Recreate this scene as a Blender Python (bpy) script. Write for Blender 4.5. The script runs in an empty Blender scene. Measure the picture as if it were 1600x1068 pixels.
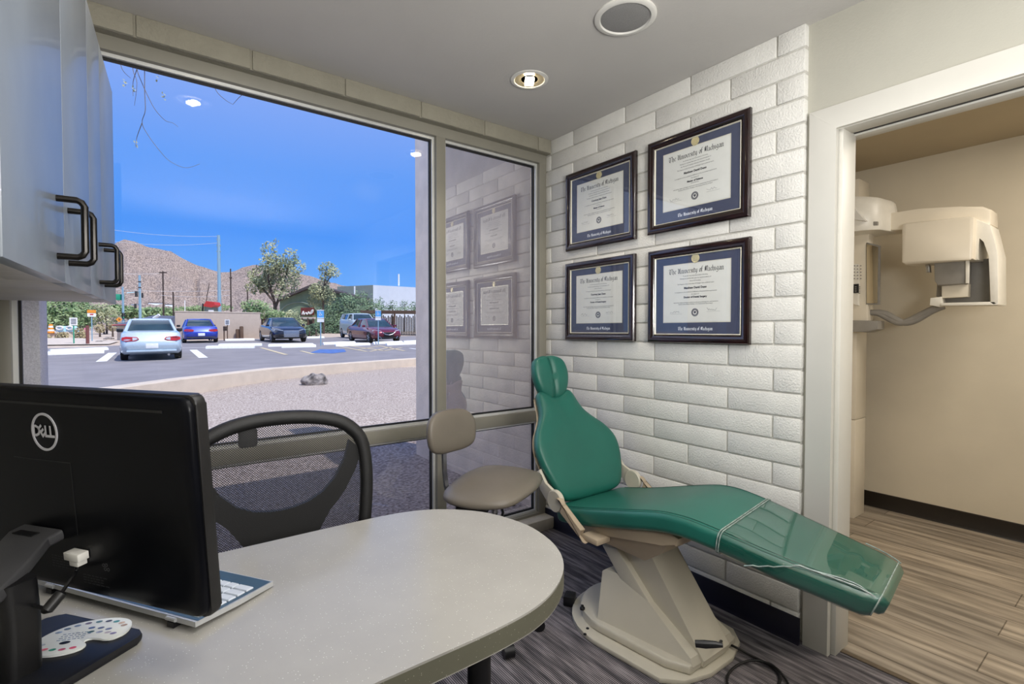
import bpy, bmesh, math, random
from mathutils import Vector, Matrix, noise
random.seed(7)
PI = math.pi
V = Vector
C = bpy.context.scene.collection

# ---------------------------------------------------------------- camera (level room, corner of window wall and brick wall = origin)
FPX, YAW, PIT = 776.2, math.radians(36.70), math.radians(-1.326)
CAM = V((-2.081, -2.375, 1.248))
F0 = V((math.sin(YAW), math.cos(YAW), 0)); RT = V((math.cos(YAW), -math.sin(YAW), 0)); ZUP = V((0, 0, 1))
FW = math.cos(PIT) * F0 + math.sin(PIT) * ZUP
UP = math.cos(PIT) * ZUP - math.sin(PIT) * F0
def ray(px, py): return FW + RT * ((px - 800) / FPX) + UP * ((534 - py) / FPX)
def deep(px, py, d): return CAM + ray(px, py) * d
def on_z(px, py, z): r = ray(px, py); return CAM + r * ((z - CAM.z) / r.z)
LOT0, SLOPE = -0.10, 0.021                      # the parking lot rises gently away from the building
def lot_z(x, y): return LOT0 + SLOPE * (F0.x * (x - CAM.x) + F0.y * (y - CAM.y))
def lot(px, py):
    r = ray(px, py); k = F0.dot(r)
    return CAM + r * ((CAM.z - LOT0) / (SLOPE * k - r.z))
def fwd(p): return F0.dot(V((p[0], p[1], 0)) - V((CAM.x, CAM.y, 0)))
LOTN = V((-SLOPE * F0.x, -SLOPE * F0.y, 1)).normalized()

cam = bpy.data.objects.new('camera', bpy.data.cameras.new('camera')); C.objects.link(cam)
cam.matrix_world = Matrix(((RT.x, UP.x, -FW.x, CAM.x), (RT.y, UP.y, -FW.y, CAM.y), (RT.z, UP.z, -FW.z, CAM.z), (0, 0, 0, 1)))
cam.data.sensor_fit = 'HORIZONTAL'; cam.data.sensor_width = 36; cam.data.lens = 36 * FPX / 1600
cam.data.clip_start = 0.02; cam.data.clip_end = 5000
bpy.context.scene.camera = cam

# ---------------------------------------------------------------- materials
def lin(c):
    return tuple(((v / 255) / 12.92 if v / 255 <= 0.04045 else ((v / 255 + 0.055) / 1.055) ** 2.4) for v in c) + (1,)
def nd(nt, t, **kw):
    n = nt.nodes.new(t)
    for k, v in kw.items(): setattr(n, k, v)
    return n
def mat(name, rgb, rough=0.5, metal=0.0, var=0.06, scale=20.0, bump=0.0, bscale=60.0, coat=0.0, spec=0.5, stretch=None, rgb2=None, detail=4, emis=None, lo=.35, hi=.65):
    m = bpy.data.materials.new(name); m.use_nodes = True; nt = m.node_tree; b = nt.nodes['Principled BSDF']
    tc = nd(nt, 'ShaderNodeTexCoord'); src = tc.outputs['Object']
    if stretch:
        mp = nd(nt, 'ShaderNodeMapping'); mp.inputs['Scale'].default_value = stretch
        nt.links.new(src, mp.inputs['Vector']); src = mp.outputs['Vector']
    nz = nd(nt, 'ShaderNodeTexNoise'); nz.inputs['Scale'].default_value = scale; nz.inputs['Detail'].default_value = detail
    nt.links.new(src, nz.inputs['Vector'])
    cr = nd(nt, 'ShaderNodeValToRGB')
    c = lin(rgb)
    d = lin(rgb2) if rgb2 else tuple(min(1, v * (1 + var)) for v in c[:3]) + (1,)
    a = c if rgb2 else tuple(v * (1 - var) for v in c[:3]) + (1,)
    cr.color_ramp.elements[0].position = lo; cr.color_ramp.elements[1].position = hi
    cr.color_ramp.elements[0].color = a; cr.color_ramp.elements[1].color = d
    nt.links.new(nz.outputs['Fac'], cr.inputs['Fac']); nt.links.new(cr.outputs['Color'], b.inputs['Base Color'])
    b.inputs['Roughness'].default_value = rough; b.inputs['Metallic'].default_value = metal
    b.inputs['Coat Weight'].default_value = coat; b.inputs['Specular IOR Level'].default_value = spec
    if emis: b.inputs['Emission Color'].default_value = c; b.inputs['Emission Strength'].default_value = emis
    if bump:
        n2 = nd(nt, 'ShaderNodeTexNoise'); n2.inputs['Scale'].default_value = bscale; n2.inputs['Detail'].default_value = 5
        nt.links.new(src, n2.inputs['Vector'])
        bp = nd(nt, 'ShaderNodeBump'); bp.inputs['Strength'].default_value = bump; bp.inputs['Distance'].default_value = 0.01
        nt.links.new(n2.outputs['Fac'], bp.inputs['Height']); nt.links.new(bp.outputs['Normal'], b.inputs['Normal'])
    return m
def glass(name, tint, refl, rough=0.0, add=None):
    m = bpy.data.materials.new(name); m.use_nodes = True; nt = m.node_tree; nt.nodes.clear()
    out = nd(nt, 'ShaderNodeOutputMaterial'); mx = nd(nt, 'ShaderNodeMixShader')
    tr = nd(nt, 'ShaderNodeBsdfTransparent'); tr.inputs['Color'].default_value = lin(tint)
    gl = nd(nt, 'ShaderNodeBsdfGlossy'); gl.inputs['Roughness'].default_value = rough
    lw = nd(nt, 'ShaderNodeLayerWeight'); pw = nd(nt, 'ShaderNodeMath', operation='POWER'); pw.inputs[1].default_value = 5
    nt.links.new(lw.outputs['Facing'], pw.inputs[0]); lw.inputs['Blend'].default_value = .5
    mt = nd(nt, 'ShaderNodeMath', operation='MULTIPLY_ADD'); mt.inputs[1].default_value = 1 - refl; mt.inputs[2].default_value = refl
    nt.links.new(pw.outputs[0], mt.inputs[0]); nt.links.new(mt.outputs[0], mx.inputs['Fac'])
    nt.links.new(tr.outputs[0], mx.inputs[1]); nt.links.new(gl.outputs[0], mx.inputs[2]); nt.links.new(mx.outputs[0], out.inputs['Surface'])
    return m
def speckle(name, rgb, spec_rgb, rough, dark=None):
    m = mat(name, rgb, rough, var=.05, scale=6); nt = m.node_tree; b = nt.nodes['Principled BSDF']
    tc = nd(nt, 'ShaderNodeTexCoord'); vo = nd(nt, 'ShaderNodeTexVoronoi'); vo.inputs['Scale'].default_value = 230
    nt.links.new(tc.outputs['Object'], vo.inputs['Vector'])
    lt = nd(nt, 'ShaderNodeMath', operation='LESS_THAN'); lt.inputs[1].default_value = 0.16
    nt.links.new(vo.outputs['Distance'], lt.inputs[0])
    sp = nd(nt, 'ShaderNodeSeparateColor'); nt.links.new(vo.outputs['Color'], sp.inputs['Color'])
    gt = nd(nt, 'ShaderNodeMath', operation='GREATER_THAN'); gt.inputs[1].default_value = 0.72; nt.links.new(sp.outputs[0], gt.inputs[0])
    mu = nd(nt, 'ShaderNodeMath', operation='MULTIPLY'); nt.links.new(lt.outputs[0], mu.inputs[0]); nt.links.new(gt.outputs[0], mu.inputs[1])
    old = b.inputs['Base Color'].links[0].from_socket
    mx = nd(nt, 'ShaderNodeMix', data_type='RGBA'); nt.links.new(mu.outputs[0], mx.inputs['Factor']); nt.links.new(old, mx.inputs['A'])
    mx.inputs['B'].default_value = lin(spec_rgb); nt.links.new(mx.outputs['Result'], b.inputs['Base Color'])
    return m

M = {}
M['ceiling'] = mat('ceiling paint', (196, 193, 189), .9, var=.02, scale=3, bump=.06, bscale=90)
M['block'] = mat('painted block', (222, 221, 216), .88, var=.03, scale=12, bump=.45, bscale=140, spec=.3)
M['header'] = mat('shaded painted block', (146, 142, 128), .8, var=.05, scale=10, bump=.5, bscale=60)  # darker copy of the block paint, backlit shade put into the colour
M['mortar'] = mat('painted mortar', (196, 194, 187), .85, var=.05, scale=30, bump=.5, bscale=90)
M['drywall'] = mat('painted drywall', (176, 174, 163), .85, var=.02, scale=4, bump=.08, bscale=150)
M['trim'] = mat('white trim paint', (208, 206, 198), .45, var=.015, scale=5)
M['track'] = mat('door track black', (22, 22, 24), .5, var=.1)
M['hall'] = mat('hall beige paint', (212, 202, 182), .85, var=.03, scale=3, bump=.05, bscale=120)
M['hallceil'] = mat('hall ceiling paint', (186, 172, 146), .9, var=.03, scale=3)
M['base'] = mat('black rubber baseboard', (13, 14, 34), .35, var=.15, scale=8)
M['hallbase'] = mat('dark brown rubber baseboard', (28, 21, 15), .4, var=.15, scale=8)
M['frame'] = mat('window frame paint', (136, 133, 122), .5, var=.04, scale=6)
M['bead'] = mat('aluminium bead', (236, 237, 235), .3, .5, var=.04, scale=10)
M['gasket'] = mat('black gasket', (15, 15, 17), .6, var=.2)
M['laminate'] = mat('grey laminate', (118, 126, 136), .40, var=.06, scale=9, stretch=(6, 1, .7), coat=.12, spec=.6)
M['laminate2'] = mat('cabinet underside', (172, 168, 160), .45, var=.06, scale=9, stretch=(1, 6, 6))
M['blackmetal'] = mat('black bronze handle', (24, 21, 18), .3, .6, var=.2)
M['counter'] = speckle('solid surface worktop', (160, 158, 153), (212, 210, 204), .2)
M['edge'] = speckle('solid surface edge', (92, 91, 78), (160, 158, 146), .4)
M['black'] = mat('black plastic', (13, 13, 16), .45, var=.2, scale=40)
M['monitor'] = mat('glossy black plastic', (6, 7, 12), .3, var=.3, scale=8, spec=.14)
M['darkgrey'] = mat('dark grey plastic', (62, 62, 64), .5, var=.08)
M['logo'] = mat('silver logo', (198, 198, 204), .4, .1, var=.04)
M['faint'] = mat('faint grey print', (52, 52, 56), .6, var=.05)
M['vga'] = mat('off white plastic', (222, 220, 214), .5, var=.04)
M['silver'] = mat('silver plastic', (186, 188, 190), .35, .35, var=.05)
M['key'] = mat('white key', (196, 204, 216), .45, var=.03)
M['keydeck'] = mat('keyboard deck', (64, 88, 104), .3, .2, var=.08)
M['card'] = mat('printed white card', (226, 230, 228), .35, var=.02)
M['mesh_black'] = mat('black frame plastic', (19, 19, 20), .5, var=.2, bump=.2, bscale=500)
M['taupe'] = mat('taupe vinyl', (110, 103, 93), .42, var=.04, scale=7, bump=.05, bscale=300)
M['chrome'] = mat('brushed chrome', (190, 190, 192), .2, .95, var=.04)
M['green'] = mat('teal green vinyl', (30, 100, 87), .40, var=.06, scale=5, bump=.08, bscale=350, coat=.10)
M['seam'] = mat('stitched seam', (20, 70, 62), .5, var=.1)
M['beige'] = mat('beige chair plastic', (176, 160, 138), .4, var=.04, scale=6)
M['cream'] = mat('cream enamel', (200, 194, 178), .35, var=.03, scale=6)
M['piping'] = mat('clear piping', (140, 156, 150), .12, var=.25, scale=60)
M['clear'] = glass('clear vinyl cover', (246, 250, 248), .15, .02)
M['wood'] = mat('mahogany lacquer', (27, 8, 9), .16, var=.5, scale=14, stretch=(1, 1, 6), coat=.6)
M['mat'] = mat('navy mat board', (70, 75, 98), .8, var=.06, scale=40)
M['fillet'] = mat('silver gilt fillet', (232, 226, 206), .35, .3, var=.04)
M['paper'] = mat('diploma paper', (236, 234, 224), .8, var=.02)
M['ink'] = mat('black ink', (34, 34, 40), .8, var=.1)
M['inkgrey'] = mat('grey ink', (86, 86, 94), .8, var=.05)
M['whiteink'] = mat('white lettering', (238, 240, 244), .7, var=.02)
M['medal'] = mat('gilt medallion', (226, 212, 164), .35, .4, var=.08, scale=200)
M['picglass'] = glass('picture glass', (250, 252, 255), .07)
M['whiteplastic'] = mat('white plastic', (222, 220, 214), .4, var=.02)
M['grille'] = mat('grey speaker grille', (140, 139, 138), .7, var=.12, scale=400)
M['lampglow'] = mat('lamp glow', (255, 240, 205), .5, emis=26.0, var=.02)
M['reflector'] = mat('satin reflector', (206, 194, 164), .25, .75, var=.04)
M['xray'] = mat('ivory x-ray enamel', (222, 213, 196), .32, var=.03, scale=5)
M['xgrey'] = mat('mid grey plastic', (140, 136, 130), .35, var=.05)
M['xwhite'] = mat('pale plastic', (226, 222, 212), .35, var=.03)
M['mirror'] = mat('mirror', (200, 190, 170), .05, .9, var=.02)
M['stucco'] = mat('brown stucco', (244, 222, 198), .95, var=.08, scale=5, bump=.5, bscale=50)
M['stucco2'] = mat('grey stucco', (226, 220, 226), .95, var=.12, scale=160, bump=.5, bscale=120)
M['asphalt'] = mat('asphalt', (138, 132, 132), .9, var=.10, scale=1.2, detail=10, bump=.3, bscale=40)
M['gravel'] = mat('decomposed granite', (128, 112, 100), .95, scale=42, rgb2=(206, 190, 176), detail=8, bump=.8, bscale=46)
M['dirt'] = mat('desert dirt', (196, 176, 156), .95, var=.14, scale=2, detail=8)
M['curb'] = mat('pale concrete cap', (206, 190, 172), .9, var=.06, scale=4, bump=.3, bscale=60)
M['rock'] = mat('dark rock', (74, 68, 66), .9, scale=9, rgb2=(168, 158, 150), detail=8, bump=.8, bscale=30)
M['wheelstop'] = mat('white painted concrete', (240, 240, 238), .7, var=.04, scale=12)
M['stripe'] = mat('white road paint', (236, 234, 230), .8, var=.06, scale=30)
M['yellow'] = mat('yellow road paint', (204, 186, 150), .8, var=.08, scale=20)
M['bluepaint'] = mat('blue road paint', (74, 108, 168), .8, var=.2, scale=6)
M['blockwall'] = mat('tan masonry wall', (182, 166, 152), .9, var=.03, scale=5, bump=.2, bscale=30)
M['mountain'] = mat('desert mountain', (98, 84, 77), 1, scale=.5, rgb2=(184, 163, 147), detail=15, bump=0, stretch=(2.4, .24, 1.3), lo=.32, hi=.68)
M['redsign'] = mat('dark red sign', (110, 40, 34), .6, var=.2, scale=3)
M['greenwall'] = mat('sage green stucco', (122, 140, 112), .9, var=.06, scale=2)
M['whitewall'] = mat('white wall', (232, 236, 238), .8, var=.02, scale=2)
M['sagewall'] = mat('grey green wall', (140, 152, 138), .8, var=.04, scale=2)
M['roofdark'] = mat('dark roof shingle', (74, 66, 66), .9, var=.15, scale=6)
M['timber'] = mat('brown timber', (92, 70, 56), .85, var=.2, scale=8, stretch=(4, 4, .6))
M['fence'] = mat('dark lattice fence', (84, 72, 66), .9, var=.3, scale=5, stretch=(6, 6, 1))  # dark brown, streaked along the slats
M['polewood'] = mat('dark wood pole', (62, 50, 46), .9, var=.15, scale=6)
M['polesteel'] = mat('pale blue steel', (150, 182, 196), .5, .3, var=.05)
M['signgreen'] = mat('street sign green', (36, 150, 116), .5, var=.05)
M['orange'] = mat('orange', (232, 146, 44), .6, var=.08)
M['red'] = mat('red paint', (196, 50, 44), .45, var=.08)
M['signblue'] = mat('parking sign blue', (92, 164, 220), .5, var=.06)
M['tyre'] = mat('tyre rubber', (22, 22, 24), .8, var=.15)
M['carglass'] = mat('car glass', (42, 60, 64), .06, var=.3, scale=1.5, coat=.3)
M['carblue'] = mat('blue car paint', (34, 62, 172), .25, .25, var=.05, coat=.8)
M['carwhite'] = mat('pearl white car paint', (190, 206, 216), .28, .1, var=.03, coat=.6)
M['cardark'] = mat('dark navy car paint', (24, 30, 44), .18, .3, var=.1, coat=.9)
M['carred'] = mat('maroon car paint', (116, 24, 44), .22, .3, var=.1, coat=.9)
M['cargrey'] = mat('pale grey truck paint', (190, 202, 204), .3, .1, var=.03, coat=.6)
M['alloy'] = mat('alloy wheel', (168, 170, 174), .3, .7, var=.1)
M['lightred'] = mat('tail light red', (206, 40, 46), .25, var=.2, scale=8, coat=.6)
M['lightclear'] = mat('headlight lens', (216, 222, 228), .15, var=.1, coat=.6)
M['leaf'] = mat('dusty green leaves', (116, 130, 92), .8, scale=1.1, rgb2=(196, 194, 152), detail=6)
M['leafdark'] = mat('oleander leaves', (52, 84, 60), .7, scale=1.5, rgb2=(136, 160, 122), detail=6)
M['leafhedge'] = mat('hedge leaves', (64, 98, 58), .8, scale=1.2, rgb2=(168, 186, 132), detail=6)
M['drybrush'] = mat('dry desert brush', (130, 116, 84), .9, scale=2, rgb2=(198, 184, 142), detail=6)
M['bark'] = mat('bark', (84, 70, 62), .9, var=.2, scale=8)
M['barrier'] = mat('pale blue plastic', (176, 216, 232), .5, var=.06)
M['pink'] = mat('pink sign', (220, 120, 150), .6, var=.05)

def carpet():
    m = mat('striped carpet', (70, 68, 72), .95, scale=1, rgb2=(128, 124, 126), detail=3, stretch=(40, 3, 1), lo=.38, hi=.62)
    nt = m.node_tree; b = nt.nodes['Principled BSDF']; tc = nd(nt, 'ShaderNodeTexCoord')
    def nz(st, sc_, det):
        mp = nd(nt, 'ShaderNodeMapping'); mp.inputs['Scale'].default_value = st; nt.links.new(tc.outputs['Object'], mp.inputs['Vector'])
        n = nd(nt, 'ShaderNodeTexNoise'); n.inputs['Scale'].default_value = sc_; n.inputs['Detail'].default_value = det; nt.links.new(mp.outputs['Vector'], n.inputs['Vector']); return n
    wv = nd(nt, 'ShaderNodeTexWave', bands_direction='X'); wv.inputs['Scale'].default_value = 42; wv.inputs['Distortion'].default_value = 0; nt.links.new(tc.outputs['Object'], wv.inputs['Vector'])
    n1 = nz((70, 9, 1), 1, 3)
    ad = nd(nt, 'ShaderNodeMath', operation='MULTIPLY_ADD'); ad.inputs[1].default_value = .62; nt.links.new(wv.outputs['Fac'], ad.inputs[0]); nt.links.new(n1.outputs['Fac'], ad.inputs[2])
    cr = nd(nt, 'ShaderNodeValToRGB'); cr.color_ramp.elements[0].position = .56; cr.color_ramp.elements[1].position = 1.0
    cr.color_ramp.elements[0].color = (.22, .22, .24, 1); cr.color_ramp.elements[1].color = (1.75, 1.72, 1.75, 1); nt.links.new(ad.outputs[0], cr.inputs['Fac'])
    mx = nd(nt, 'ShaderNodeMix', data_type='RGBA', blend_type='MULTIPLY'); mx.inputs['Factor'].default_value = 1
    old = b.inputs['Base Color'].links[0].from_socket
    nt.links.new(old, mx.inputs['A']); nt.links.new(cr.outputs['Color'], mx.inputs['B']); nt.links.new(mx.outputs['Result'], b.inputs['Base Color'])
    n2 = nz((1, 1, 1), 500, 2)
    bp = nd(nt, 'ShaderNodeBump'); bp.inputs['Strength'].default_value = .6; bp.inputs['Distance'].default_value = .004
    nt.links.new(n2.outputs['Fac'], bp.inputs['Height']); nt.links.new(bp.outputs['Normal'], b.inputs['Normal'])
    return m
def planks():
    m = mat('wood look plank', (124, 114, 102), .45, scale=1.6, rgb2=(184, 172, 156), detail=9, stretch=(16, 1.3, 1), lo=.36, hi=.66)
    nt = m.node_tree; b = nt.nodes['Principled BSDF']; tc = nd(nt, 'ShaderNodeTexCoord')
    mp = nd(nt, 'ShaderNodeMapping'); mp.inputs['Rotation'].default_value = (0, 0, PI / 2); nt.links.new(tc.outputs['Object'], mp.inputs['Vector'])
    br = nd(nt, 'ShaderNodeTexBrick'); br.offset = .37; br.inputs['Scale'].default_value = 1
    br.inputs['Brick Width'].default_value = 1.2; br.inputs['Row Height'].default_value = .178; br.inputs['Mortar Size'].default_value = .0022
    br.inputs['Color1'].default_value = (.78, .78, .78, 1); br.inputs['Color2'].default_value = (1.08, 1.06, 1.03, 1); br.inputs['Mortar'].default_value = (.35, .33, .3, 1)
    nt.links.new(mp.outputs['Vector'], br.inputs['Vector'])
    mx = nd(nt, 'ShaderNodeMix', data_type='RGBA', blend_type='MULTIPLY'); mx.inputs['Factor'].default_value = 1
    old = b.inputs['Base Color'].links[0].from_socket
    nt.links.new(old, mx.inputs['A']); nt.links.new(br.outputs['Color'], mx.inputs['B']); nt.links.new(mx.outputs['Result'], b.inputs['Base Color'])
    return m
def mesh_fabric():
    m = bpy.data.materials.new('perforated mesh fabric'); m.use_nodes = True; nt = m.node_tree; b = nt.nodes['Principled BSDF']
    b.inputs['Base Color'].default_value = lin((30, 30, 31)); b.inputs['Roughness'].default_value = .7
    tc = nd(nt, 'ShaderNodeTexCoord'); mp = nd(nt, 'ShaderNodeMapping'); mp.inputs['Rotation'].default_value = (0, PI / 4, 0); mp.inputs['Scale'].default_value = (210, 210, 210)
    nt.links.new(tc.outputs['Object'], mp.inputs['Vector'])
    sx = nd(nt, 'ShaderNodeSeparateXYZ'); nt.links.new(mp.outputs['Vector'], sx.inputs[0])
    outs = []
    for ax in ('X', 'Z'):
        fr = nd(nt, 'ShaderNodeMath', operation='FRACT'); nt.links.new(sx.outputs[ax], fr.inputs[0])
        sb = nd(nt, 'ShaderNodeMath', operation='SUBTRACT'); sb.inputs[1].default_value = .5; nt.links.new(fr.outputs[0], sb.inputs[0])
        pw = nd(nt, 'ShaderNodeMath', operation='MULTIPLY'); nt.links.new(sb.outputs[0], pw.inputs[0]); nt.links.new(sb.outputs[0], pw.inputs[1]); outs.append(pw)
    ad = nd(nt, 'ShaderNodeMath', operation='ADD'); nt.links.new(outs[0].outputs[0], ad.inputs[0]); nt.links.new(outs[1].outputs[0], ad.inputs[1])
    gt = nd(nt, 'ShaderNodeMath', operation='GREATER_THAN'); gt.inputs[1].default_value = .145; nt.links.new(ad.outputs[0], gt.inputs[0])
    nt.links.new(gt.outputs[0], b.inputs['Alpha'])
    return m
M['carpet'] = carpet(); M['planks'] = planks(); M['fabric'] = mesh_fabric()

# ---------------------------------------------------------------- object helpers
WM = {}
def wm(o):
    return WM.get(o.name, Matrix.Identity(4)) if o else Matrix.Identity(4)
def tag(o, label=None, cat=None, group=None, kind=None):
    if label: o['label'] = label
    if cat: o['category'] = cat
    if group: o['group'] = group
    if kind: o['kind'] = kind
    return o
def thing(name, label, cat, loc=(0, 0, 0), rz=0, group=None, normal=None, kind=None):
    o = bpy.data.objects.new(name, None); C.objects.link(o); o.empty_display_size = .05
    mt = Matrix.Translation(V(loc)) @ Matrix.Rotation(rz, 4, 'Z')
    if normal is not None:
        mt = Matrix.Translation(V(loc)) @ V((0, 0, 1)).rotation_difference(normal).to_matrix().to_4x4() @ Matrix.Rotation(rz, 4, 'Z')
    o.matrix_world = mt; WM[o.name] = mt
    return tag(o, label, cat, group, kind)

class MB:
    """collects shapes and links them as ONE mesh object"""
    def __init__(s): s.bm = bmesh.new(); s.mi = 0
    def add(s, verts, faces):
        vs = [s.bm.verts.new(v) for v in verts]
        for f in faces:
            try:
                fc = s.bm.faces.new([vs[i] for i in f]); fc.material_index = s.mi
            except ValueError: pass
        return s
    def box(s, c, size, rot=None, bev=0.0, seg=2):
        t = bmesh.new(); bmesh.ops.create_cube(t, size=1)
        for v in t.verts: v.co = V((v.co.x * size[0], v.co.y * size[1], v.co.z * size[2]))
        if bev: bmesh.ops.bevel(t, geom=t.edges[:], offset=min(bev, min(size) * .49), segments=seg, profile=.5, affect='EDGES')
        mt = Matrix.Translation(V(c)) @ (rot.to_4x4() if rot else Matrix.Identity(4))
        return s.merge(t, mt)
    def span(s, a, b, bev=0.0, seg=2):
        return s.box([(a[i] + b[i]) / 2 for i in range(3)], [abs(b[i] - a[i]) for i in range(3)], None, bev, seg)
    def merge(s, t, mt=None):
        t.verts.index_update()
        vs = [(mt @ v.co) if mt else v.co.copy() for v in t.verts]
        s.add(vs, [[v.index for v in f.verts] for f in t.faces]); t.free(); return s
    def prism(s, poly, fn, d0, d1, bev=0.0, seg=2):
        """poly 2-D outline, fn(u, v, depth) -> world point"""
        t = bmesh.new(); n = len(poly)
        a = [t.verts.new((p[0], p[1], d0)) for p in poly]; b = [t.verts.new((p[0], p[1], d1)) for p in poly]
        t.faces.new(a[::-1]); t.faces.new(b)
        for i in range(n): t.faces.new((a[i], a[(i + 1) % n], b[(i + 1) % n], b[i]))
        if bev: bmesh.ops.bevel(t, geom=[e for e in t.edges if abs(e.verts[0].co.z - e.verts[1].co.z) < 1e-6], offset=bev, segments=seg, profile=.5, affect='EDGES')
        for v in t.verts: v.co = V(fn(*v.co))
        return s.merge(t)
    def loft(s, rings, cap=True, close=True):
        n = len(rings[0]); vs = [p for r in rings for p in r]; fs = []
        for k in range(len(rings) - 1):
            for i in range(n if close else n - 1):
                j = (i + 1) % n
                fs.append((k * n + i, k * n + j, (k + 1) * n + j, (k + 1) * n + i))
        if cap and close: fs.append(tuple(range(n))[::-1]); fs.append(tuple((len(rings) - 1) * n + i for i in range(n)))
        return s.add(vs, fs)
    def tube(s, path, r, n=10, cap=True, flat=None):
        path = [V(p) for p in path]; rr = r if isinstance(r, (list, tuple)) else [r] * len(path); rings = []
        t0 = (path[1] - path[0]).normalized(); a = t0.orthogonal().normalized()
        for i, p in enumerate(path):
            t = ((path[min(i + 1, len(path) - 1)] - path[max(i - 1, 0)])).normalized()
            a = (a - t * a.dot(t)); a = a.normalized() if a.length > 1e-6 else t.orthogonal().normalized(); b = t.cross(a)
            rings.append([p + (a * math.cos(2 * PI * k / n) + b * math.sin(2 * PI * k / n)) * rr[i] for k in range(n)])
        return s.loft(rings, cap)
    def cyl(s, a, b, r0, r1=None, n=20): return s.tube([a, b], [r0, r0 if r1 is None else r1], n)
    def lathe(s, prof, c, n=32, axis=V((0, 0, 1)), cap=True):
        a = axis.orthogonal().normalized(); b = axis.cross(a); c = V(c)
        return s.loft([[c + axis * z + (a * math.cos(2 * PI * k / n) + b * math.sin(2 * PI * k / n)) * max(r, 1e-4) for k in range(n)] for r, z in prof], cap)
    def ring(s, c, r0, r1, n, u, v, w, th):
        return s.loft([[V(c) + (u * math.cos(2 * PI * k / n) + v * math.sin(2 * PI * k / n)) * r + w * d for k in range(n)] for r, d in ((r0, 0), (r0, th), (r1, th), (r1, 0), (r0, 0))], False)
    def pillow(s, outline, th, fn, ctr=(0, 0), levels=7, power=2.6, back=1.0):
        """domed cushion over a star-shaped 2-D outline; fn(u, v, w) -> point"""
        rings = []
        def prof(q): return (1 - q ** power) ** (1 / power)
        qs = [math.sin(PI / 2 * i / levels) for i in range(1, levels + 1)]
        for sgn, seq in ((1, qs), (-1, qs[::-1][1:])):
            for q in seq:
                h = prof(min(q, 1)) * th / 2 * sgn * (back if sgn < 0 else 1)
                rings.append([V(fn(ctr[0] + (p[0] - ctr[0]) * q, ctr[1] + (p[1] - ctr[1]) * q, h)) for p in outline])
        return s.loft(rings, True)
    def build(s, name, m, parent=None, smooth=35, world=True, sub=0):
        me = bpy.data.meshes.new(name)
        if world and parent is not None:
            bmesh.ops.transform(s.bm, matrix=wm(parent).inverted(), verts=s.bm.verts[:])
        bmesh.ops.recalc_face_normals(s.bm, faces=s.bm.faces[:])
        s.bm.to_mesh(me); s.bm.free()
        for mm in (m if isinstance(m, (list, tuple)) else [m]): me.materials.append(M[mm] if isinstance(mm, str) else mm)
        if smooth:
            me.polygons.foreach_set('use_smooth', [True] * len(me.polygons)); me.set_sharp_from_angle(angle=math.radians(smooth))
        o = bpy.data.objects.new(name, me); C.objects.link(o)
        if parent is not None: o.parent = parent; WM[o.name] = wm(parent)
        if sub:
            md = o.modifiers.new('smooth', 'SUBSURF'); md.levels = sub; md.render_levels = sub
        return o

def struct(name, mb, m, smooth=30): return tag(mb.build(name, m, None, smooth), kind='structure')
def smoothpoly(pts, n=6, closed=True):
    """Catmull-Rom through points"""
    out = []; N = len(pts); pts = [V(p) for p in pts]
    for i in range(N if closed else N - 1):
        g = (lambda k: pts[k % N]) if closed else (lambda k: pts[max(0, min(N - 1, k))])
        p0, p1, p2, p3 = g(i - 1), g(i), g(i + 1), g(i + 2)
        for k in range(n):
            t = k / n
            out.append(.5 * ((2 * p1) + (p2 - p0) * t + (2 * p0 - 5 * p1 + 4 * p2 - p3) * t * t + (3 * p1 - p0 - 3 * p2 + p3) * t ** 3))
    if not closed: out.append(pts[-1])
    return out
def rrect(w, h, r, n=5):
    out = []
    for cx, cy, a0 in ((w / 2 - r, h / 2 - r, 0), (-w / 2 + r, h / 2 - r, PI / 2), (-w / 2 + r, -h / 2 + r, PI), (w / 2 - r, -h / 2 + r, 1.5 * PI)):
        for k in range(n + 1): out.append((cx + r * math.cos(a0 + PI / 2 * k / n), cy + r * math.sin(a0 + PI / 2 * k / n)))
    return out
def XZ(y): return lambda u, v, d: (u, y + d, v)
def YZ(x): return lambda u, v, d: (x + d, u, v)
def XY(z): return lambda u, v, d: (u, v, z + d)
def dup(o, parent=None, name=None):
    c = o.copy(); C.objects.link(c)
    if parent is not None: c.parent = parent
    return c
def copy_thing(root, mt, label=None, group=None):
    c = root.copy(); C.objects.link(c); c.matrix_world = mt; WM[c.name] = mt
    if label: c['label'] = label
    if group: c['group'] = group
    for ch in list(root.children):
        k = dup(ch, c)
        for g in ch.children: dup(g, k)
    return c

def text_bm(txt, size, fn, bold=0.0, align='CENTER', depth=0.0006, squeeze=1.0):
    cu = bpy.data.curves.new('lettering', 'FONT'); cu.body = txt; cu.size = size; cu.align_x = align; cu.align_y = 'CENTER'; cu.offset = bold; cu.resolution_u = 2
    ob = bpy.data.objects.new('lettering', cu); C.objects.link(ob); bpy.context.view_layer.update()
    me = bpy.data.meshes.new_from_object(ob.evaluated_get(bpy.context.evaluated_depsgraph_get()))
    vs = [V(fn(v.co.x * squeeze, v.co.y, depth)) for v in me.vertices]; fs = [tuple(p.vertices) for p in me.polygons]
    bpy.data.objects.remove(ob); bpy.data.curves.remove(cu); bpy.data.meshes.remove(me)
    return vs, fs
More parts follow.
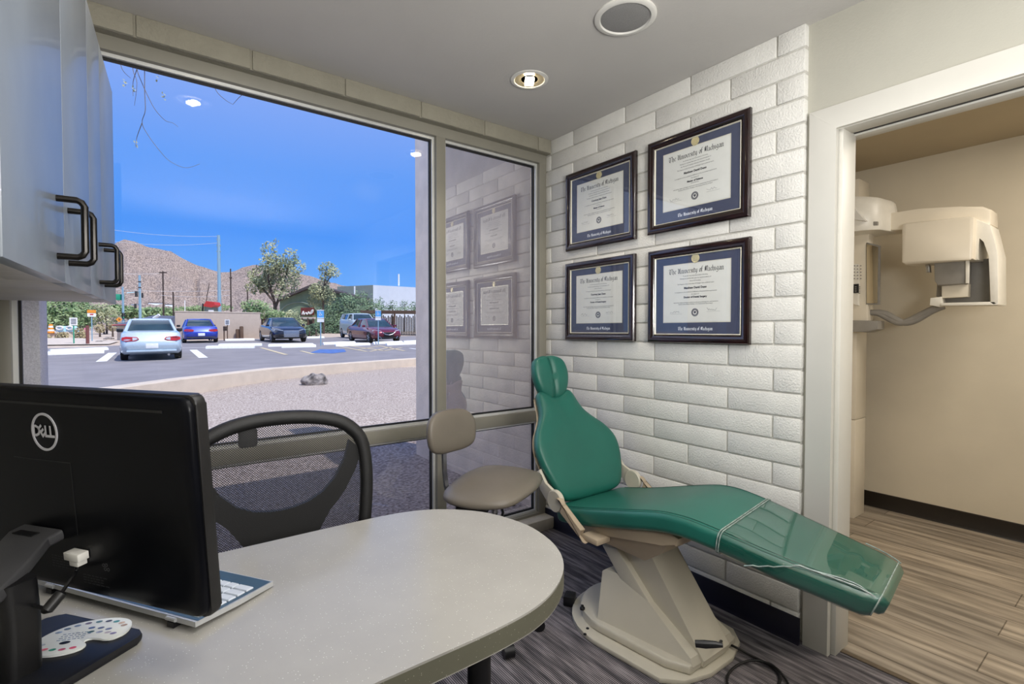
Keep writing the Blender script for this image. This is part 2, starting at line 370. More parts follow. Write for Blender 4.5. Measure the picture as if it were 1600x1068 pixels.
# broad-nib blackletter strokes for the diploma heading (x-height 1)
BL = {
 'n': (.82, [[(0, .85), (.12, 1), (.12, .1), (.24, 0)], [(.12, .8), (.42, 1), (.55, .85), (.55, .1), (.68, 0)]]),
 'i': (.44, [[(0, .85), (.12, 1), (.12, .1), (.26, 0)], [(.1, 1.33), (.18, 1.42)]]),
 'v': (.76, [[(0, .9), (.12, 1.05), (.12, .2), (.38, 0)], [(.38, 0), (.56, .2), (.56, .8), (.42, 1)]]),
 'e': (.64, [[(.48, .2), (.3, 0), (.12, .15), (.12, .8), (.35, 1), (.5, .8), (.14, .5)]]),
 'r': (.58, [[(0, .85), (.12, 1), (.12, .1), (.24, 0)], [(.14, .8), (.38, 1), (.48, .85)]]),
 's': (.62, [[(.5, .85), (.3, 1), (.12, .8), (.46, .3), (.3, 0), (.06, .15)]]),
 't': (.52, [[(.12, 1.35), (.12, .15), (.25, 0), (.42, .12)], [(-.05, 1), (.38, 1)]]),
 'y': (.78, [[(0, .9), (.12, 1.02), (.12, .2), (.35, 0), (.52, .15)], [(.56, 1), (.56, 0), (.4, -.38), (.08, -.5)]]),
 'o': (.72, [[(.32, 1), (.12, .8), (.12, .2), (.32, 0), (.56, .2), (.56, .8), (.32, 1)]]),
 'f': (.5, [[(.44, 1.5), (.28, 1.62), (.12, 1.4), (.12, 0), (.02, -.15)], [(-.04, 1), (.4, 1)]]),
 'h': (.82, [[(.1, 1.6), (.12, .1), (.24, 0)], [(.14, .8), (.42, 1), (.56, .8), (.56, .1), (.42, -.22)]]),
 'c': (.6, [[(.5, .85), (.32, 1), (.12, .8), (.12, .2), (.3, 0), (.5, .15)]]),
 'g': (.78, [[(.5, .95), (.3, 1), (.12, .8), (.12, .3), (.3, .1), (.56, .3)], [(.56, 1), (.56, -.2), (.35, -.5), (.06, -.4)]]),
 'a': (.78, [[(.1, .85), (.3, 1), (.53, .85), (.53, .15), (.68, 0)], [(.52, .56), (.2, .5), (.12, .2), (.28, 0), (.5, .18)]]),
 'T': (1.2, [[(-.05, 1.2), (.12, 1.5), (.5, 1.4), (.9, 1.6), (1.1, 1.45)], [(.5, 1.4), (.22, 1), (.25, .3), (.55, -.05), (1, .25)], [(.66, 1.4), (.66, .25)]]),
 'U': (1.25, [[(0, 1.3), (.18, 1.55), (.28, 1.25), (.2, .3), (.45, 0), (.88, .25)], [(.88, 1.55), (.88, .15), (1.05, 0)], [(.54, 1.4), (.54, .3)]]),
 'M': (1.5, [[(0, .1), (.2, .2), (.2, 1.3), (.42, 1.58), (.62, 1.3), (.62, .1)], [(.62, 1.3), (.88, 1.58), (1.08, 1.3), (1.08, .2), (1.28, 0)], [(.42, 1.3), (.42, .3)]]),
 ' ': (.5, [])}
def blackletter(mb, txt, h, u0, v0, fn, nib=.26, align=.5, w=0.0006):
    tot = sum(BL[c][0] for c in txt) * h; x = u0 - tot * align; nv = V((math.cos(.7), math.sin(.7))) * nib * h / 2
    for c in txt:
        adv, strokes = BL[c]
        for st in strokes:
            p = [V((x + a * h, v0 + b * h)) for a, b in st]
            for k in range(len(p) - 1):
                q = [p[k] - nv, p[k] + nv, p[k + 1] + nv, p[k + 1] - nv]
                mb.add([V(fn(a.x, a.y, w + 1e-5 * k)) for a in q], [(0, 1, 2, 3)])
        x += adv * h

# ================================================================ THE ROOM
H = 2.44; XL = -2.49; YB = -3.9; XD = 0.03          # ceiling, left wall, back wall, drywall face of the door wall
struct('floor', MB().span((XL - .1, YB - .1, -.08), (.09, .16, 0)), 'carpet')
struct('floor_hall', MB().span((.09, YB - .1, -.08), (2.2, -.8, 0.0)), 'planks')
struct('trim_threshold', MB().span((.078, -2.75, 0), (.102, -1.6, .004), .001), mat('dark transition strip', (96, 84, 70), .5))
struct('ceiling', MB().span((XL - .1, YB - .1, H), (.17, .2, 2.75)), 'ceiling')
struct('ceiling_hall', MB().span((.17, YB - .1, 2.39), (2.2, -.8, 2.75)), 'hallceil')
struct('wall_left', MB().span((XL - .12, YB, 0), (XL, .05, H)), 'drywall')
struct('wall_back', MB().span((XL - .12, YB - .12, 0), (2.2, YB, 2.75)), 'drywall')

def block_row(mb, u0, u1, joints, z0, z1, front, depth, place, jw=.0075, rnd=.0015, bev=.0045):
    """one course of rounded blocks between head joints"""
    cuts = [u0] + sorted(j for j in joints if u0 + .02 < j < u1 - .02) + [u1]
    for a, b in zip(cuts, cuts[1:]):
        off = random.uniform(-rnd, rnd)
        t = bmesh.new(); bmesh.ops.create_cube(t, size=1)
        for v in t.verts: v.co = V((v.co.x * (b - a - jw), v.co.y * depth, v.co.z * (z1 - z0 - jw)))
        bmesh.ops.bevel(t, geom=t.edges[:], offset=bev, segments=2, profile=.5, affect='EDGES')
        for v in t.verts: v.co = place((a + b) / 2 + v.co.x, front + off + v.co.y - math.copysign(depth / 2, v.co.y) * 0, (z0 + z1) / 2 + v.co.z)
        mb.merge(t)
wb = MB()
wb.span((.0075, -1.488, .0), (.16, .2, H)); wb.mi = 1
zt = 2.351; rows = [(zt, H + .02)] + [(zt - .0968 * (k + 1), zt - .0968 * k) for k in range(25)]
for k, (z0, z1) in enumerate(rows):
    if z1 < .02: break
    z0 = max(z0, .0); z1 = min(z1, H + .004)
    j = [-.193 - .3955 * i for i in range(-1, 5)] if k % 2 == 0 else [-.391 - .3955 * i for i in range(-1, 5)]
    block_row(wb, -1.492, .06, j, z0, z1, .05, .1, lambda u, d, z: V((d, u, z)))
struct('wall_right', wb, ['mortar', 'block'])
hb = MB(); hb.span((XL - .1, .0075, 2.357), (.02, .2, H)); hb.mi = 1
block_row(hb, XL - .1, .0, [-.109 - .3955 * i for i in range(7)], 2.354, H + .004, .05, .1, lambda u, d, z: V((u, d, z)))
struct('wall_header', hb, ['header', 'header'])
dw = MB(); yo0, yo1, zo = -1.595, -2.72, 2.005
dw.span((XD, yo0, 0), (.15, -1.44, H)); dw.span((XD, yo1, zo + .03), (.15, yo0, H)); dw.span((XD, YB, 0), (.15, yo1, H))
struct('wall_door', dw, 'drywall')
dn = thing('door_1', None, None, (XD, -1.6, 0), kind='structure')
cs = MB()
cs.prism([(-1.503, 0), (-1.503, 2.09), (-2.82, 2.09), (-2.82, 0), (-2.725, 0), (-2.725, 2.006), (-1.595, 2.006), (-1.595, 0)], YZ(.006), 0, .025, .003)
cs.box((.0057, -1.549, 2.048), (.001, .0012, .122), Matrix.Rotation(-.82, 3, 'X'))
cs.build('door_casing', 'trim', dn)
jb = MB(); jb.span((.034, -1.612, 0), (.155, -1.594, 2.008), .002); jb.span((.034, -2.74, 0), (.155, -2.72, 2.008), .002)
jb.span((.034, -2.73, 2.004), (.116, -1.6, 2.03), .001); jb.span((.142, -2.73, 2.0), (.20, -1.6, 2.05), .001)
jb.build('door_jamb', 'trim', dn)
MB().span((.1165, -2.73, 2.007), (.1415, -1.612, 2.028)).build('door_track', 'track', dn)
struct('baseboard_right', MB().prism([(0, 0), (-.014, 0), (-.008, .012), (-.006, .1), (-.004, .106), (0, .106)], lambda u, v, d: (u, d, v), -1.498, .05), 'base')
struct('baseboard_door', MB().prism([(XD, 0), (XD - .012, 0), (XD - .006, .012), (XD - .004, .106), (XD, .106)], lambda u, v, d: (u, d, v), YB, -2.83), 'base')
# hall beyond the door
struct('wall_hall', MB().span((2.07, YB, 0), (2.2, -.8, 2.75)), 'hall')
struct('wall_hall_end', MB().span((.15, -.9, 0), (2.2, -.8, 2.75)), 'hall')
struct('baseboard_hall', MB().prism([(2.07, 0), (2.056, 0), (2.062, .012), (2.064, .1), (2.07, .105)], lambda u, v, d: (u, d, v), YB, -.9), 'hallbase')

# ---------------------------------------------------------------- window wall
wn = thing('window_1', None, None, (-1.2, .09, 0), kind='structure')
fr = MB(); Y0, Y1 = .05, .135
fr.span((XL - .1, Y0, 2.303), (.0, Y1, 2.40), .002)                                   # head
fr.span((-.785, Y0 + .001, .05), (-.728, Y1 - .001, 2.31), .002)                                      # mullion
fr.span((-.056, Y0 + .001, .05), (.004, Y1 - .001, 2.31), .002)                                       # jamb at the brick
fr.span((-2.476, Y0 + .001, .05), (-2.446, Y1 - .001, 2.31), .002)                                    # jamb by the cabinets
fr.span((XL - .1, Y0 + .002, .672), (-.002, Y1 - .002, .738), .002)                                       # rail
fr.span((XL - .1, Y0, .035), (0, Y1, .085), .002)                                       # bottom
fr.build('window_frame', 'frame', wn)
sl = MB(); sl.span((XL, -.035, .0), (-.004, .06, .07), .004); sl.span((XL - .1, .02, -.1), (.1, .16, .04)); sl.build('window_sill', mat('sill paint', (196, 190, 176), .5), wn)
panes = [(-2.446, -.785, .738, 2.303), (-.728, -.056, .738, 2.303), (-2.446, -.785, .085, .672), (-.728, -.056, .085, .672)]
bd, gk = MB(), MB()
for x0, x1, z0, z1 in panes:
    for mb, y, t0, t1 in ((bd, .076, 0, .014), (gk, .092, .0, .022)):
        for a, b in (((x0 + t0, z0 + t1), (x0 + t1, z1 - t1)), ((x1 - t1, z0 + t1), (x1 - t0, z1 - t1)), ((x0, z0 + t0), (x1, z0 + t1)), ((x0, z1 - t1), (x1, z1 - t0))):
            mb.span((a[0], y, a[1]), (b[0], y + .014, b[1]))
bd.build('window_bead', 'bead', wn); gk.build('window_gasket', 'gasket', wn)
GL = [glass('clear window glass', (246, 250, 252), .045), glass('reflective window glass', (242, 241, 242), .50), glass('tinted lower glass', (206, 208, 216), .13), glass('tinted lower side glass', (236, 238, 242), .34)]
for (x0, x1, z0, z1), g in zip(panes, GL):
    MB().add([(x0 - .005, .1, z0 - .005), (x1 + .005, .1, z0 - .005), (x1 + .005, .1, z1 + .005), (x0 - .005, .1, z1 + .005)], [(0, 1, 2, 3)]).build('window_pane', g, wn, 0)
struct('trim_window', MB().span((XL - .1, .06, 2.39), (.02, .2, 2.42)), 'frame')
# masonry outside the window
struct('wall_wing', MB().span((.02, .14, -.3), (.34, 1.99, 3.1), .01), 'stucco')
struct('wall_pillar', MB().span((-2.8, .42, -.3), (-2.415, .62, 3.1), .01), 'stucco2')
struct('wall_outer', MB().span((XL - .3, .02, -.3), (XL - .1, .3, 3.1)), 'stucco')
struct('roof', MB().span((-6, -5, 2.75), (6, .2, 2.86)), 'stucco')

# ---------------------------------------------------------------- ceiling fittings
def downlight(x, y, label):
    t = thing('ceiling_downlight', label, 'ceiling light', (x, y, H), group='recessed downlights')
    MB().lathe([(.090, -.001), (.090, -.004), (.085, -.006), (.073, -.006), (.069, -.002), (.069, .0)], (x, y, H), 40, cap=False).build('trim_ring', 'whiteplastic', t)
    MB().lathe([(.070, -.003), (.064, -.0015), (.040, .0), (.0, .0)], (x, y, H), 40, cap=False).build('reflector', 'reflector', t)
    MB().box((x, y, H - .010), (.042, .060, .018), Matrix.Rotation(-.6, 3, 'Z'), .004).build('lamp', 'lampglow', t)
downlight(-.587, -.509, 'round recessed downlight glowing in the ceiling near the brick wall')
downlight(-1.85, -.51, 'round recessed downlight above the window seen only as reflection in the glass')
sx, sy = -.59, -1.095
t = thing('ceiling_speaker', 'round white ceiling speaker with grey grille above the framed diplomas', 'speaker', (sx, sy, H))
MB().lathe([(.116, 0), (.116, -.006), (.110, -.01), (.096, -.01), (.092, -.004)], (sx, sy, H), 56, cap=False).build('rim', 'whiteplastic', t)
MB().lathe([(.094, -.004), (.088, -.006), (.05, -.008), (.0, -.0085)], (sx, sy, H), 56, cap=False).build('grille', 'grille', t)

# ---------------------------------------------------------------- diplomas on the brick wall
def diploma(yc, zc, label, name, school, degree, small):
    t = thing('framed_diploma', label, 'framed diploma', (0, yc, zc), group='framed diplomas on the brick wall')
    W, Hh = .526, .457; fw = .041
    fn = lambda u, v, w: (-.006 - w, yc - u, zc + v)
    prof = [(0, 0), (0, .016), (.005, .022), (.012, .024), (.020, .0235), (.026, .020), (.033, .019), (.037, .014), (fw, .012), (fw, .0)]
    m = MB(); rings = []
    for sx_, sy_ in ((-1, -1), (1, -1), (1, 1), (-1, 1), (-1, -1)):
        rings.append([V(fn(sx_ * (W / 2 - d), sy_ * (Hh / 2 - d), w)) for d, w in prof])
    m.loft(rings, False); f = m.build('frame', 'wood', t, 25)
    iw, ih = W / 2 - fw, Hh / 2 - fw
    m = MB(); rings = []
    for sx_, sy_ in ((-1, -1), (1, -1), (1, 1), (-1, 1), (-1, -1)):
        rings.append([V(fn(sx_ * (iw + .001 - d), sy_ * (ih + .001 - d), w)) for d, w in ((0, .0145), (.0015, .0155), (.0045, .0125), (.0055, .008))])
    m.loft(rings, False, False); m.build('inner_trim', 'fillet', t, 0)
    mt = MB().add([fn(a * (iw + .002), b * (ih + .002), .0085) for a, b in ((-1, -1), (1, -1), (1, 1), (-1, 1))], [(0, 1, 2, 3)]).build('mat_board', 'mat', t, 0)
    l = MB(); blackletter(l, 'The University of Michigan', .0098, 0, -ih + .021, fn, .30, w=.0092); l.build('mat_lettering', 'whiteink', mt, 0)
    dw_, dh, dv = .343, .272, .009
    MB().add([fn(a * (dw_ / 2 + .004), dv + b * (dh / 2 + .004), .0089) for a, b in ((-1, -1), (1, -1), (1, 1), (-1, 1))], [(0, 1, 2, 3)]).build('mat_fillet', 'fillet', t, 0)
    dc = MB().add([fn(a * dw_ / 2, dv + b * dh / 2, .0093) for a, b in ((-1, -1), (1, -1), (1, 1), (-1, 1))], [(0, 1, 2, 3)]).build('certificate', 'paper', t, 0)
    top = dv + dh / 2; at = lambda q: top - q * dh
    l = MB(); blackletter(l, 'The University of Michigan', .0155, 0, at(.155), fn, .22, w=.0097); l.build('heading', 'ink', dc, 0)
    l = MB(); k = [0]
    def line(s, q, size, bold=0):
        vs, fs = text_bm(s, size, lambda u, v, d: fn(u, at(q) + v, .0097), bold); l.add(vs, fs)
    line('To all who may read these letters, Greeting:', .205, .0072); line('Hereby it is certified that upon the recommendation of', .25, .0072)
    line(school, .295, .0072); line('The Regents of the University of Michigan have conferred upon', .345, .0074)
    line(name, .415, .0135, .0006); line('in recognition of the satisfactory fulfillment of the prescribed requirements', .485, .0072)
    line('the degree of', .525, .0072); line(degree, .575, .0115, .0006)
    if small: line(small, .612, .0074)
    line('with all the rights, privileges, and honors thereto pertaining here and elsewhere', .665, .0072)
    line('Dated at Ann Arbor, Michigan, this twenty-ninth day of April', .695, .0072)
    l.build('lettering', 'ink', dc, 0)
    rs = random.Random(int(yc * -1000) + int(zc * 777))
    for cu, q in ((-.105, .83), (.09, .80)):
        sg = MB()
        pts = [V(fn(cu + i * .0042 - .03, at(q) + rs.uniform(-.004, .006) * (1 if i % 3 else 1.4), .0096)) for i in range(13)]
        sg.tube(smoothpoly(pts, 3, False), .0005, 4); sg.span(V(fn(cu - .03, at(q) - .0085, .0094)), V(fn(cu + .035, at(q) - .008, .0098)))
        sg.build('signature', 'inkgrey', dc, 0)
    sl_ = MB(); c0 = V(fn(0, at(.84), .0094)); U, W_, N = V((0, -1, 0)), V((0, 0, 1)), V((-1, 0, 0))
    sl_.ring(c0, .0185, .0155, 36, U, W_, N, .0004); sl_.ring(c0, .0145, .0105, 36, U, W_, N, .0004)
    sl_.prism([(-.006, .006), (.006, .006), (.006, -.001), (0, -.007), (-.006, -.001)], lambda u, v, d: fn(u, at(.84) + v, .0095 + d), 0, .0003)
    sl_.build('seal', 'inkgrey', dc, 0)
    md = MB(); cm = V(fn(0, (top + ih) / 2 + .001, .0087)); md.lathe([(.0205, 0), (.0205, .002), (.019, .003), (.0165, .0025), (.016, .002), (0, .0022)], cm, 40, N)
    md.ring(cm + N * .002, .012, .0095, 30, U, W_, N, .0012); md.box(cm + N * .003, (.001, .008, .01)); md.build('medallion', 'medal', t, 40)
    MB().add([fn(a * (iw + .002), b * (ih + .002), .0135) for a, b in ((-1, -1), (1, -1), (1, 1), (-1, 1))], [(0, 1, 2, 3)]).build('picture_glass', 'picglass', t, 0)
RK = 'the Horace H. Rackham School of Graduate Studies'
diploma(-.419, 1.951, 'framed diploma high on the brick wall beside the window, under the ceiling light', 'Courtney Jean Dunn', RK, 'Master of Science', 'Orthodontics')
diploma(-.416, 1.420, 'framed diploma low on the brick wall directly above the dental chair headrest', 'Courtney Jean Dunn', 'School of Dentistry', 'Doctor of Dental Surgery', '')
diploma(-1.022, 1.957, 'highest framed diploma, nearest the doorway, with warm lamp glint on its mat', 'Matthew David Dunn', RK, 'Master of Science', 'Orthodontics')
diploma(-1.028, 1.416, 'framed diploma low on the brick wall nearest the doorway', 'Matthew David Dunn', 'School of Dentistry', 'Doctor of Dental Surgery', '')

# ---------------------------------------------------------------- wall cabinets over the desk (left wall)
CZ0, CZ1 = 1.332, 2.01
def cface(y): return -2.193 + .049 * (y + 1.28)
def cabinet(y0, y1, doors, label, strip=False):
    t = thing('wall_cabinet', label, 'wall cabinet', (XL, (y0 + y1) / 2, CZ0), group='grey wall cabinets')
    sk = lambda x, y, z: V((x if x < XL + .05 else cface(y) + x, y, z))
    def slab(x0, a, z0, x1, b, z1, bev=.001):
        m = MB().span((x0, a, z0), (x1, b, z1), bev)
        for v in m.bm.verts: v.co = sk(*v.co)
        return m
    slab(XL, y0 + .001, CZ0 + (.02 if strip else .005), -.021, y1 - .001, CZ1).build('cabinet_box', 'laminate2', t)
    if strip:
        slab(-.075, y0 + .001, CZ0 + .002, -.022, y1 - .001, CZ0 + .02).build('bottom_rail', 'laminate2', t)
    for a, b, hs in doors:
        d = slab(-.02, a + .0018, CZ0, 0, b - .0018, CZ1, .0015).build('door', 'laminate', t)
        hy = a + .035 if hs < 0 else b - .07; fx = cface(hy)
        zb = CZ0 + .04; path = [(-.001, 0), (.026, 0), (.032, .003), (.036, .010), (.036, .086), (.032, .093), (.026, .096), (-.001, .096)]
        MB().tube([(fx + p, hy, zb + q) for p, q in path], .0055, 10).build('handle', 'blackmetal', d)
cabinet(-1.57, -1.187, [(-1.57, -1.187, 1)], 'grey wall cabinet closest to the camera, cut by the photo edge', True)
cabinet(-1.187, -.871, [(-1.187, -.871, -1)], 'narrow middle wall cabinet with black bow handle')
cabinet(-.871, -.32, [(-.871, -.65, 1), (-.65, -.32, -1)], 'two-door wall cabinet at the window end with two small black handles')

# ================================================================ DESK AND WHAT STANDS ON IT
DZ = .74
t = thing('desk', 'grey speckled peninsula desk with rounded end and black leg', 'desk', (-1.6, -1.4, 0))
arc = [(p.x, p.y) for p in smoothpoly([V(q) for q in ((-1.70, -1.691), (-1.60, -1.689), (-1.51, -1.678), (-1.436, -1.650), (-1.368, -1.602), (-1.318, -1.535), (-1.288, -1.449), (-1.282, -1.345), (-1.322, -1.218), (-1.413, -1.125), (-1.518, -1.085), (-1.66, -1.076))], 5, False)]
top = arc + [(-1.99, -1.076), (-2.02, -1.06), (-2.035, -1.03), (-2.035, -.06), (XL + .002, -.06), (XL + .002, -2.3), (-2.20, -2.3), (-2.17, -1.78), (-2.13, -1.71), (-2.08, -1.692)]
m = MB().prism(top, XY(DZ - .042), 0, .042, .0025); m.build('worktop', 'counter', t)
e = MB(); inner = [(-2.08, -1.692)] + [(p[0], p[1]) for p in arc] + [(-1.99, -1.076)]
e.loft([[V((-1.612 + (x + 1.612) * k, -1.398 + (y + 1.398) * k, z)) for x, y in inner] for k, z in ((1.0012, DZ - .004), (1.0016, DZ - .040))], False, False)
e.build('edge_band', 'edge', t)
l = MB(); l.cyl((-1.516, -1.5, .012), (-1.516, -1.5, DZ - .042), .025, n=28); l.build('leg', 'black', t)
l = MB(); l.lathe([(.0, .001), (.045, .001), (.045, .008), (.03, .014), (.0, .015)], (-1.516, -1.5, 0), 28); l.build('foot', 'chrome', t)
l = MB(); l.span((XL + .01, -.9, 0), (XL + .45, -.87, DZ - .054)); l.span((XL + .01, -2.25, 0), (XL + .27, -2.22, DZ - .054)); l.span((XL + .002, -2.28, .3), (XL + .02, -.08, DZ - .054)); l.build('support_panel', 'laminate', t)

# ---- monitor: seen from behind, its back towards the camera
def mon_frame():
    w = V((-.58, .815, 0)).normalized(); nb = V((-w.y, w.x, 0))
    if nb.dot(V((CAM.x, CAM.y, 0)) - V((-2, -1.5, 0))) < 0: nb = -nb
    th = math.radians(4); up = ZUP * math.cos(th) + nb * math.sin(th); hgt = .343; back = nb * math.cos(th) - ZUP * math.sin(th)
    br = deep(321.5, 614, .74) - up * hgt
    return br + back * .03, w, up, back, hgt
BR, MW, MU, MBK, MH = mon_frame()
mon = thing('monitor', 'black desktop monitor seen from behind, round logo on its back', 'monitor', on_z(150, 1010, DZ))
mf = lambda u, v, d: BR + MW * u + MU * v + MBK * d                # u from its end nearest the desk tip, v up, d towards the camera
MWD = .57
out = [(p[0] + MWD / 2, p[1] + MH / 2) for p in rrect(MWD, MH, .014, 6)]
MB().prism(out, mf, -.030, -.012, .003).build('bezel', 'black', mon)
m = MB(); rings = []
for ins, d in ((.003, -.013), (.003, -.006), (.006, -.002), (.016, .0), (.03, .0005)):
    rings.append([mf(MWD / 2 + (p[0]) * (1 - ins * 2 / MWD), MH / 2 + p[1] * (1 - ins * 2 / MH), d) for p in rrect(MWD, MH, .02, 6)])
m.loft(rings); shell = m.build('back_shell', 'monitor', mon, 50)
MB().add([mf(.012, .02, -.0305), mf(MWD - .012, .02, -.0305), mf(MWD - .012, MH - .012, -.0305), mf(.012, MH - .012, -.0305)], [(0, 1, 2, 3)]).build('screen', mat('dark screen', (26, 30, 38), .15), mon, 0)
m = MB(); m.span((0, 0, 0), (.40, .004, .001));
for v in m.bm.verts: v.co = mf(.05 + v.co.x, MH - .026 + v.co.y, .0008 + v.co.z)
m.build('vent_slot', 'black', shell)
def on_mon(px, py):
    r = ray(px, py); k = (BR - CAM).dot(MBK) / r.dot(MBK); p = CAM + r * k - BR
    return p.dot(MW), p.dot(MU)
lu, lv = on_mon(71, 674)
lr = abs(on_mon(71, 645)[1] - on_mon(71, 702)[1]) / 2 + .0008
m = MB(); m.ring(mf(lu, lv, .0008), lr, lr * .88, 48, MW, MU, MBK, .0012)
tf = lambda u, v, d: mf(lu - u, lv + v, .001 + d)
for ch, off, rot in (('D', -.66, 0), ('E', -.20, .70), ('L', .22, 0), ('L', .62, 0)):
    vs, fs = text_bm(ch, lr * .82, lambda u, v, d: tf((u * math.cos(rot) - v * math.sin(rot)) * .95 + off * lr * .92, u * math.sin(rot) + v * math.cos(rot), d), .0010); m.add(vs, fs)
m.build('logo', 'logo', shell, 0)
vu0, vv0 = on_mon(35, 714); vu1, vv1 = on_mon(122, 830)
m = MB()
for a, b in (((vu0 + .02, vv0), (vu1, vv0)), ((vu1, vv0), (vu1, vv1 - .005))):
    m.span((min(a[0], b[0]) - .0006, min(a[1], b[1]) - .0006, .0004), (max(a[0], b[0]) + .0006, max(a[1], b[1]) + .0006, .0012))
for v in m.bm.verts: v.co = mf(*v.co)
m.build('mounting_panel_seam', 'black', shell, 0)
m = MB(); rs = random.Random(3)
for r_ in range(9):
    if r_ == 5: m.build('rating_text', 'faint', shell, 0); m = MB()
    v0 = on_mon(90, 868 + 0)[1] - .0045 * r_; u = on_mon(82, 870)[0] if r_ < 5 else on_mon(130, 890)[0]
    for k in range(6):
        L = rs.uniform(.003, .009); m.add([mf(u, v0, .0006), mf(u - L, v0, .0006), mf(u - L, v0 + .0012, .0006), mf(u, v0 + .0012, .0006)], [(0, 1, 2, 3)]); u -= L + .0025
m.build('rating_text', 'faint', shell, 0); m = MB()
cu_, cv_ = on_mon(167, 886)
for du, dv in ((0, .004), (.006, .003), (.003, -.003), (-.004, -.003)): m.ring(mf(cu_ + du, cv_ + dv, .0006), .003, .002, 12, MW, MU, MBK, .0003)
m.build('recycling_symbol', 'faint', shell, 0)
# stand
bw = V((-.61, .79, 0)).normalized(); bn = V((-.79, -.61, 0)).normalized(); B0 = on_z(229, 984, DZ + .014)
bf = lambda u, v, z: V((B0.x, B0.y, 0)) + bw * u + bn * v + V((0, 0, DZ + z))
base = [(p[0] + .10, p[1] + .125) for p in rrect(.205, .25, .018, 5)]
MB().prism(base, bf, .0008, .013, .004).build('base_plate', mat('satin black stand base', (17, 18, 24), .5, var=.1), mon)
cb = on_z(72, 1032, DZ + .013); cu0 = (cb - V((B0.x, B0.y, cb.z))).dot(bw); cv0 = (cb - V((B0.x, B0.y, cb.z))).dot(bn)
hinge_u, hinge_v = on_mon(97, 826)
hz = mf(hinge_u, hinge_v, 0).z
cu0 -= .010; colw = .085; topz = hz - DZ - .030
sec = rrect(colw, .045, .012, 5)
MB().loft([[bf(cu0 + colw / 2 + p[0], cv0 + .028 + p[1] + lean, z) for p in sec] for z, lean in ((.013, 0), (.05, 0), (topz * .6, .0), (topz, .004))]).build('stand_column', 'black', mon)
hp = mf(hinge_u, hinge_v, .002); 
pr = bf(cu0 + .0, cv0 + .066, topz - .004)
arm = MB(); U1 = -MW
pA = [hp, hp + MBK * .02 + V((0, 0, -.003)), hp.lerp(pr, .55) + V((0, 0, .004)), pr + V((0, 0, .004)), pr + V((0, 0, -.022))]
rings = []
for i, p in enumerate(pA):
    tdir = (pA[min(i + 1, 4)] - pA[max(i - 1, 0)]).normalized(); nrm = tdir.cross(bw).normalized()
    if nrm.z < 0: nrm = -nrm
    rings.append([p + bw * (colw * .5 + q[0]) + nrm * (q[1] - .009) for q in rrect(.092, .018, .004, 3)])
arm.loft(rings); a_ = arm.build('stand_arm', 'darkgrey', mon, 40)
MB().box(pA[1] + bw * colw * .55 + V((0, 0, .001)), (.045, .012, .0015), Matrix((bw, MBK, bw.cross(MBK))).transposed()).build('release_tab', 'black', a_)

# ---- video cable with pale plug
pu, pv = on_mon(130, 866)
cb_ = thing('video_cable', 'black video cable with off-white plug in the back of the monitor', 'cable', mf(pu, pv, .0))
m = MB()
for du, dv, w_, h_, d0, d1 in ((0, .004, .034, .013, .0012, .018), (.0015, -.006, .02, .012, .0012, .016)):
    m.span((-w_ / 2 + du, dv - h_ / 2, d0), (w_ / 2 + du, dv + h_ / 2, d1), .0015)
for v in m.bm.verts: v.co = mf(pu - v.co.x, pv + v.co.y, v.co.z)
m.build('plug', 'vga', cb_)
p0 = mf(pu, pv - .012, .010); p1 = deep(96, 926, .715); p2 = deep(74, 952, .70); p3 = bf(cu0 + .03, cv0 + .012, .105)
m = MB().tube(smoothpoly([p0, mf(pu, pv - .024, .014), p0.lerp(p1, .65) + V((0, 0, -.003)), p1], 6, False), .0026, 8); m.build('cord', 'black', cb_)
MB().tube([p1 + (p1 - p2) * .1, p1, p2, p2 + (p2 - p3) * -.05], [.004, .0075, .0075, .006], 16).build('ferrite_bead', 'black', cb_)
MB().tube([p2, p2.lerp(p3, .5), p3], .0026, 8).build('cord_end', 'black', cb_)

# ---- keyboard behind the monitor
kb = thing('keyboard', 'silver keyboard with pale keys lying behind the monitor', 'keyboard', on_z(305, 975, DZ))
K0 = on_z(308, 975, DZ + .016); kfr = on_z(427, 907, DZ + .012)
kd = (kfr - K0); kd.z = 0; kdep = kd.length; kd.normalize(); kw = V((-kd.y, kd.x, 0)); kw = kw if kw.dot(V((-.6, .8, 0))) > 0 else -kw
kf = lambda u, v, z: V((K0.x, K0.y, DZ)) + kw * u + kd * v + V((0, 0, z))
KW = .445
kz = lambda v: .019 - .008 * v / kdep
m = MB(); m.loft([[kf(u, v, kz(v) + z) for u, v in ((.004, .0), (KW, .0), (KW, kdep), (.0, kdep), (-.0015, kdep * .5))] for z in (-.009, -.002, .0)]); body = m.build('body', 'silver', kb, 20)
MB().add([kf(u, v, kz(v) + .0004) for u, v in ((.003, .004), (KW - .003, .004), (KW - .003, kdep - .003), (.003, kdep - .003))], [(0, 1, 2, 3)]).build('key_deck', 'keydeck', kb, 0)
m = MB(); rows_ = 6
for r_ in range(rows_):
    v0 = .012 + r_ * (kdep - .045) / rows_; v1 = v0 + (kdep - .045) / rows_ - .003
    u = .012
    while u < KW - .02:
        L = .019 if not (r_ > 2 and u < .02) else .033
        m.loft([[kf(a, b, kz(b) + z) for a, b in ((u + i_, v0 + i_), (u + L - i_, v0 + i_), (u + L - i_, v1 - i_), (u + i_, v1 - i_))] for z, i_ in ((.0006, 0), (.003, .001))]); u += L + .003
m.build('keys', 'key', kb, 20)
for u in (.05, KW - .066):
    m = MB().span((u, -.004, .0012), (u + .016, .012, .010))
    for v in m.bm.verts: v.co = kf(*v.co)
    ft = m.build('rear_foot', 'black', kb)
    MB().tube([kf(u - .003, -.002, kz(0) - .004), kf(u + .019, -.002, kz(0) - .004)], .0035, 10).build('foot_hinge', 'silver', ft)

